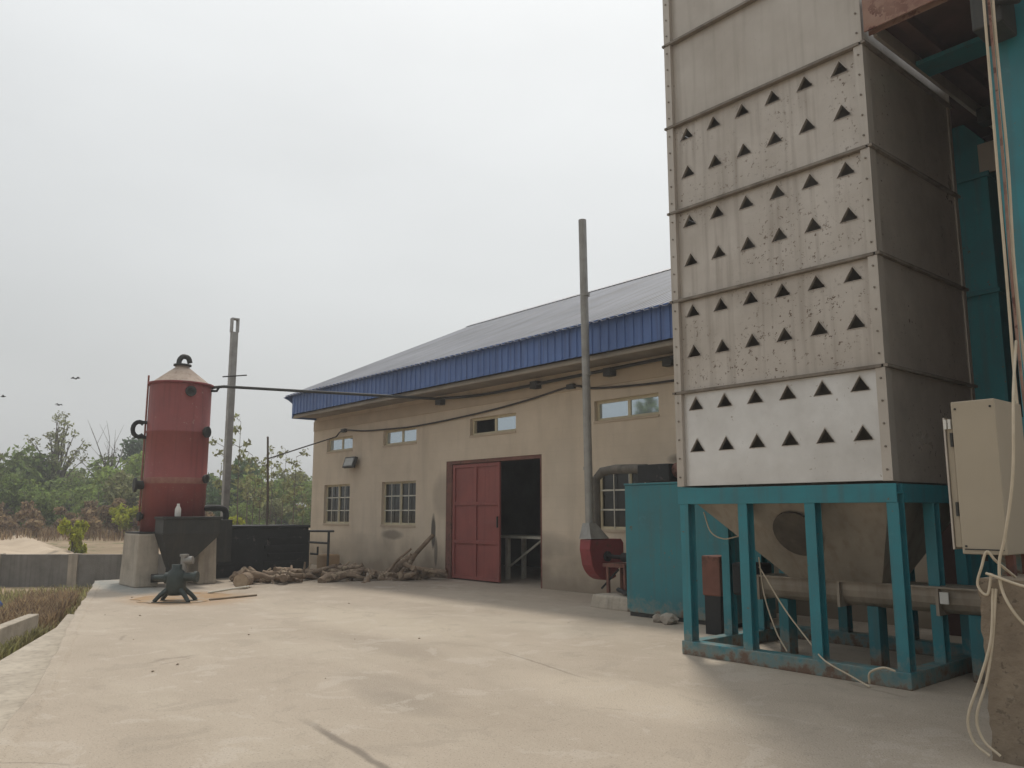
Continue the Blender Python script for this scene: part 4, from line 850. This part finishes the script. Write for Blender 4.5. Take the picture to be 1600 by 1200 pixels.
def plant(name, kind, seed, w, h, n_blob, n_leaf, size, mat, z0=.2, trunk=True, rr_=(.25, .45), bare=0):
    """prototype plant at the origin: crown (> none), trunk with limbs"""
    g = random.Random(seed); root = thing(name, None, None, (0, 0, 0))
    bl = crown_blobs(g, w, h, n_blob, z0, rr_)
    if n_leaf: leaf_cloud(seed, bl, n_leaf, size).build('crown', mat, root)
    m = MB(); top = Vector((g.uniform(-.1, .1) * w, g.uniform(-.1, .1) * w, h * .82)); r0 = .018 * h + .02
    tp = smooth([(0, 0, -.3), (g.uniform(-.03, .03) * h, g.uniform(-.03, .03) * h, h * .3), top * .6, top], 3); m.tube(tp, [r0 * (1 - .85 * i / (len(tp) - 1)) for i in range(len(tp))], 7)
    for b in (bl if not bare else [(g.uniform(-.5, .5) * w, g.uniform(-.5, .5) * w, g.uniform(.5, 1) * h, 0) for _ in range(bare)]):
        i = min(len(tp) - 2, max(1, int(len(tp) * min(.8, b[2] / h * .65)))); s_ = tp[i]; e_ = Vector(b[:3]); md = (s_ + e_) / 2 + Vector((g.uniform(-.1, .1), g.uniform(-.1, .1), .1)) * h * .3
        q = smooth([s_, md, e_], 3); m.tube(q, [r0 * .42 * (1 - .75 * i2 / (len(q) - 1)) for i2 in range(len(q))], 5)
        if bare:
            for _ in range(3):
                e2 = md + (e_ - md) * g.uniform(.2, 1) ; m.tube([e2, e2 + Vector((g.uniform(-.14, .14), g.uniform(-.14, .14), g.uniform(.05, .22))) * h], [r0 * .14, r0 * .05], 4)
    m.build('trunk', 'bark_pale', root)
    return root
used = {}
def place(proto, px, s, label, cat, group=None, sc=1.0, rz=0, scz=None):
    o = proto if proto.name not in used else copy_tree(proto); used[proto.name] = 1
    x, y = plan(px, s); o.matrix_basis = Matrix.Translation((x, y, gz(x, y) - .05)) @ Matrix.Rotation(rz, 4, 'Z') @ Matrix.Diagonal((sc, sc, scz or sc, 1))
    return tag(o, label, cat, group)
g = random.Random(77)
bush = [plant('bush', 0, 100 + k, 5.2, 4.0, 16, 2600, .17, mt, .12) for k, mt in enumerate(('leaf_mid', 'leaf_fresh', 'leaf_dark', 'leaf_mid', 'leaf_grey'))]
dry = [plant('dry_shrub', 0, 130 + k, 4.2, 1.9, 12, 1500, .13, 'leaf_dry', .08) for k in range(2)]
GL = ['mid green leafy bush in the thicket beyond the block fence', 'fresh light green bush in the thicket beyond the block fence', 'dark green bush in the thicket beyond the block fence', 'mid green leafy bush in the thicket beyond the block fence', 'greyish green bush in the thicket beyond the block fence']
for row, (s0, sc0, step) in enumerate(((62, 1.35, 62), (54, 1.15, 66), (47, .72, 60))):
    px = -230 + row * 20
    while px < 560:
        k = g.choice((0, 1, 2, 3, 4, 0, 1)) if row else g.choice((0, 2, 3, 4))
        sc = sc0 * g.uniform(.8, 1.15)
        if px > 330: sc *= (.75, .72, .62)[row]
        place(bush[k], px + g.uniform(-15, 15), s0 + g.uniform(-2.5, 2.5), GL[k], 'bush', GL[k].split(' in ')[0].replace('bush', 'bushes').replace('leafy ', '') + ' of the thicket', sc, g.uniform(0, 6.28)); px += step * g.uniform(.7, 1.1)
px = -200
while px < 300:
    place(dry[g.randrange(2)], px, 43 + g.uniform(-1.5, 1.5), 'brown dry shrub on the bank below the green thicket', 'shrub', 'dry shrubs on the bank', g.uniform(.8, 1.1), g.uniform(0, 6)); px += g.uniform(40, 62)
for px in (300, 345, 400, 450, 500):
    place(dry[0], px, 60, 'brown dry shrub on the bank below the green thicket', 'shrub', 'dry shrubs on the bank', 1.0, g.uniform(0, 6))
yb = plant('yellow_bush', 0, 160, 1.9, 1.5, 10, 1500, .10, 'leaf_yellow', .1)
place(yb, 368, 35, 'bright yellow green bush to the right of the square post', 'bush', None, 1.0)
place(yb, 205, 41, 'bright yellow green bush just left of the boiler foot', 'bush', None, 1.2, 1.0)
place(yb, 118, 31, 'thin yellowish sapling clump at the edge of the sandy track', 'bush', None, .62, 2.0, 1.0)
tall = plant('scraggly_tree', 0, 170, 5.0, 8.6, 64, 1300, .13, 'leaf_grey', .42, rr_=(.10, .22), bare=0)
place(tall, 84, 56, 'tall thin leaved tree standing above the thicket at far left', 'tree', None, .92)
place(tall, 20, 60, 'half bare tree rising from the thicket beside the tall one', 'tree', None, .62, 2.2)
bt = plant('bare_tree', 0, 176, 3.6, 7.2, 0, 0, .1, 'leaf_grey', bare=16)
place(bt, 166, 60, 'leafless pale tree sticking up out of the thicket', 'tree', None, .95)
dk = plant('dark_tree', 0, 180, 5.2, 7.2, 22, 4200, .18, 'leaf_dark', .35)
place(dk, 214, 66, 'round dark green tree just left of the red boiler', 'tree', None, .98)
gt = plant('garden_tree', 0, 190, 1.7, 7.9, 12, 900, .13, 'leaf_mid', .74)
gt.matrix_basis = Matrix.Translation((-25.7, -6.0, -.5)); tag(gt, 'slim leafy tree mirrored in the upper window pane beside the chimney pipe', 'tree')
# slender saplings with tufts of leaves
def sapling(seed, h, n=9):
    g2 = random.Random(seed); root = thing('sapling', None, None, (0, 0, 0)); m = MB(); pts = smooth([(0, 0, -.2), (g2.uniform(-.1, .1), g2.uniform(-.1, .1), h * .5), (g2.uniform(-.2, .2), g2.uniform(-.2, .2), h)], 5)
    m.tube(pts, [.03 * (1 - .8 * i / (len(pts) - 1)) for i in range(len(pts))], 6); bl = []
    for k in range(n):
        zz = h * (.45 + .55 * (k + 1) / n); i = min(len(pts) - 1, int(zz / h * (len(pts) - 1))); a = g2.uniform(0, 6.28); e_ = pts[i] + Vector((math.cos(a), math.sin(a), .5)) * g2.uniform(.2, .55); m.tube([pts[i], e_], [.012, .006], 4); bl.append((e_.x, e_.y, e_.z, g2.uniform(.14, .26)))
    m.build('trunk', 'bark_pale', root); leaf_cloud(seed, bl, 150, .10).build('crown', 'leaf_grey', root); return root
sp = [sapling(200, 4.6), sapling(201, 4.0), sapling(202, 3.4)]
for k, (px, s, h) in enumerate(((374, 33, 1.0), (352, 35, .95), (396, 36, .9), (420, 38, .82), (458, 34, .85), (472, 36, .7), (408, 34, .75), (440, 40, .9), (388, 38, 1.05))):
    place(sp[k % 3], px, s, 'slender sapling with small leaf tufts between the post and the building', 'sapling', 'slender saplings behind the firebox', h * 1.12, k * 1.3)
# weeds by the drain: uncountable
def weeds(name, mat, seed, n, region, hgt, lab):
    r = random.Random(seed); m = MB()
    for _ in range(n):
        x, y, z = region(r); a = r.uniform(0, 6.28); h = hgt * r.uniform(.4, 1.2); b = h * .5; w_ = .012 + .012 * r.random()
        d_ = Vector((math.cos(a), math.sin(a), 0)); e_ = Vector((-d_.y, d_.x, 0)) * w_; p = Vector((x, y, z))
        m.add([p - e_, p + e_, p + d_ * b * .4 + Vector((0, 0, h * .7)) + e_ * .6, p + d_ * b + Vector((0, 0, h)), p + d_ * b * .4 + Vector((0, 0, h * .7)) - e_ * .6], [(0, 1, 2, 3, 4)])
    return tag(m.build(name, mat), lab, 'weeds', None, 'stuff')
def strip(r):
    u_ = r.random(); x = -15.5 - 9.5 * u_; y0 = 3.3 + (-15.5 - x) * .36; y = y0 - r.random() ** .8 * (2.2 + 2.2 * u_) ; return x, y, -.52
weeds('weeds', 'leaf_weed', 1, 4200, strip, .22, 'dry green weeds growing between the drain wall and the block fence')
def strip2(r):
    u_ = r.random(); x = -16.2 - 5.5 * u_; y = 3.5 + (-16.2 - x) * .31 - r.random() * 1.1 - .15; return x, y, -.52
weeds('dry_grass', 'leaf_dry', 2, 3800, strip2, .36, 'brown dry grass beside the far end of the yard edge')
def pocket(r):
    u_ = r.random(); x = -13.0 - 3.2 * u_; return x, 1.98 + (-13.0 - x) * .44 - r.random() * .3, -.52
weeds('drain_weeds', 'leaf_weed', 3, 900, pocket, .25, 'low weeds in the gap between apron and drain wall')
def bank(r):
    px = r.uniform(-250, 300); s = r.uniform(38, 44); x, y = plan(px, s); return x, y, gz(x, y)
weeds('bank_grass', 'leaf_dry', 4, 3500, bank, .55, 'tall dry grass on the bank behind the sandy track')

# birds over the thicket
def bird(p, rz, sp_, lab):
    t = thing('bird', lab, 'bird', p, rz); t.scale = (.45, .45, .45)
    m = MB(); m.tube([(-.24, 0, 0), (-.1, 0, .0), (.06, 0, .01), (.16, 0, .04), (.22, 0, .05), (.28, 0, .04)], [.02, .06, .075, .05, .045, .008], 10); 
    for s_ in (-1, 1):
        m.prism([(.1, s_ * .03, .03), (.05, s_ * .28, .12 * sp_), (-.02, s_ * .55, .02 * sp_), (-.12, s_ * .5, .02 * sp_), (-.1, s_ * .25, .10 * sp_), (-.1, s_ * .03, .02)], (0, 0, .012))
    m.prism([(-.2, -.02, 0), (-.42, -.08, .0), (-.42, .08, .0), (-.2, .02, 0)], (0, 0, .012))
    m.build('body', 'bird', t, 0, world=False)
bird((-44.57, 8.82, 6.76), .6, 1.2, 'dark bird gliding just above the tall thin leaved tree')
bird((-43.89, 9.31, 8.02), 2.4, 2.0, 'smaller looking dark bird, highest of the flying birds')
bird((-46.28, 6.7, 7.16), 1.4, 1.5, 'dark bird flying at the left edge of the sky')
# litter on the yard
g = random.Random(9)
for k in range(16):
    x = g.uniform(-17, -3.5); y = edge_y(x) + .4 + g.random() * 5
    if y > 7.3 and x > -8: continue
    m = MB(); a = g.uniform(0, 3); s_ = g.uniform(.008, .022); p = Vector((x, y, s_ * .35)); d_ = Vector((math.cos(a), math.sin(a), 0)) * s_; e_ = Vector((-d_.y, d_.x, 0)) * .6
    m.add([p - d_, p + e_, p + d_ * 1.2, p - e_, p + Vector((0, 0, s_ * .5)), p - Vector((0, 0, s_ * .35))], [(0, 1, 4), (1, 2, 4), (2, 3, 4), (3, 0, 4), (1, 0, 5), (2, 1, 5), (3, 2, 5), (0, 3, 5)])
    tag(m.build('pebble', 'plank'), 'tiny dark chip of debris lying on the open concrete yard', 'pebble', 'debris scattered on the yard')
# ---------------------------------------------------------------- hazy air
m = MB(); m.box(-1100, 800, -1000, 1100, -3, 14)
hz = tag(m.build('haze', 'plaster'), kind='stuff'); hz.data.materials.clear()
hm = bpy.data.materials.new('haze'); hm.use_nodes = True; t = hm.node_tree; t.nodes.clear()
o = N(t, 'ShaderNodeOutputMaterial'); v = N(t, 'ShaderNodeVolumePrincipled'); v.inputs['Color'].default_value = (.86, .88, .9, 1); v.inputs['Density'].default_value = .0028; v.inputs['Anisotropy'].default_value = .3
t.links.new(v.outputs[0], o.inputs['Volume']); hz.data.materials.append(hm)
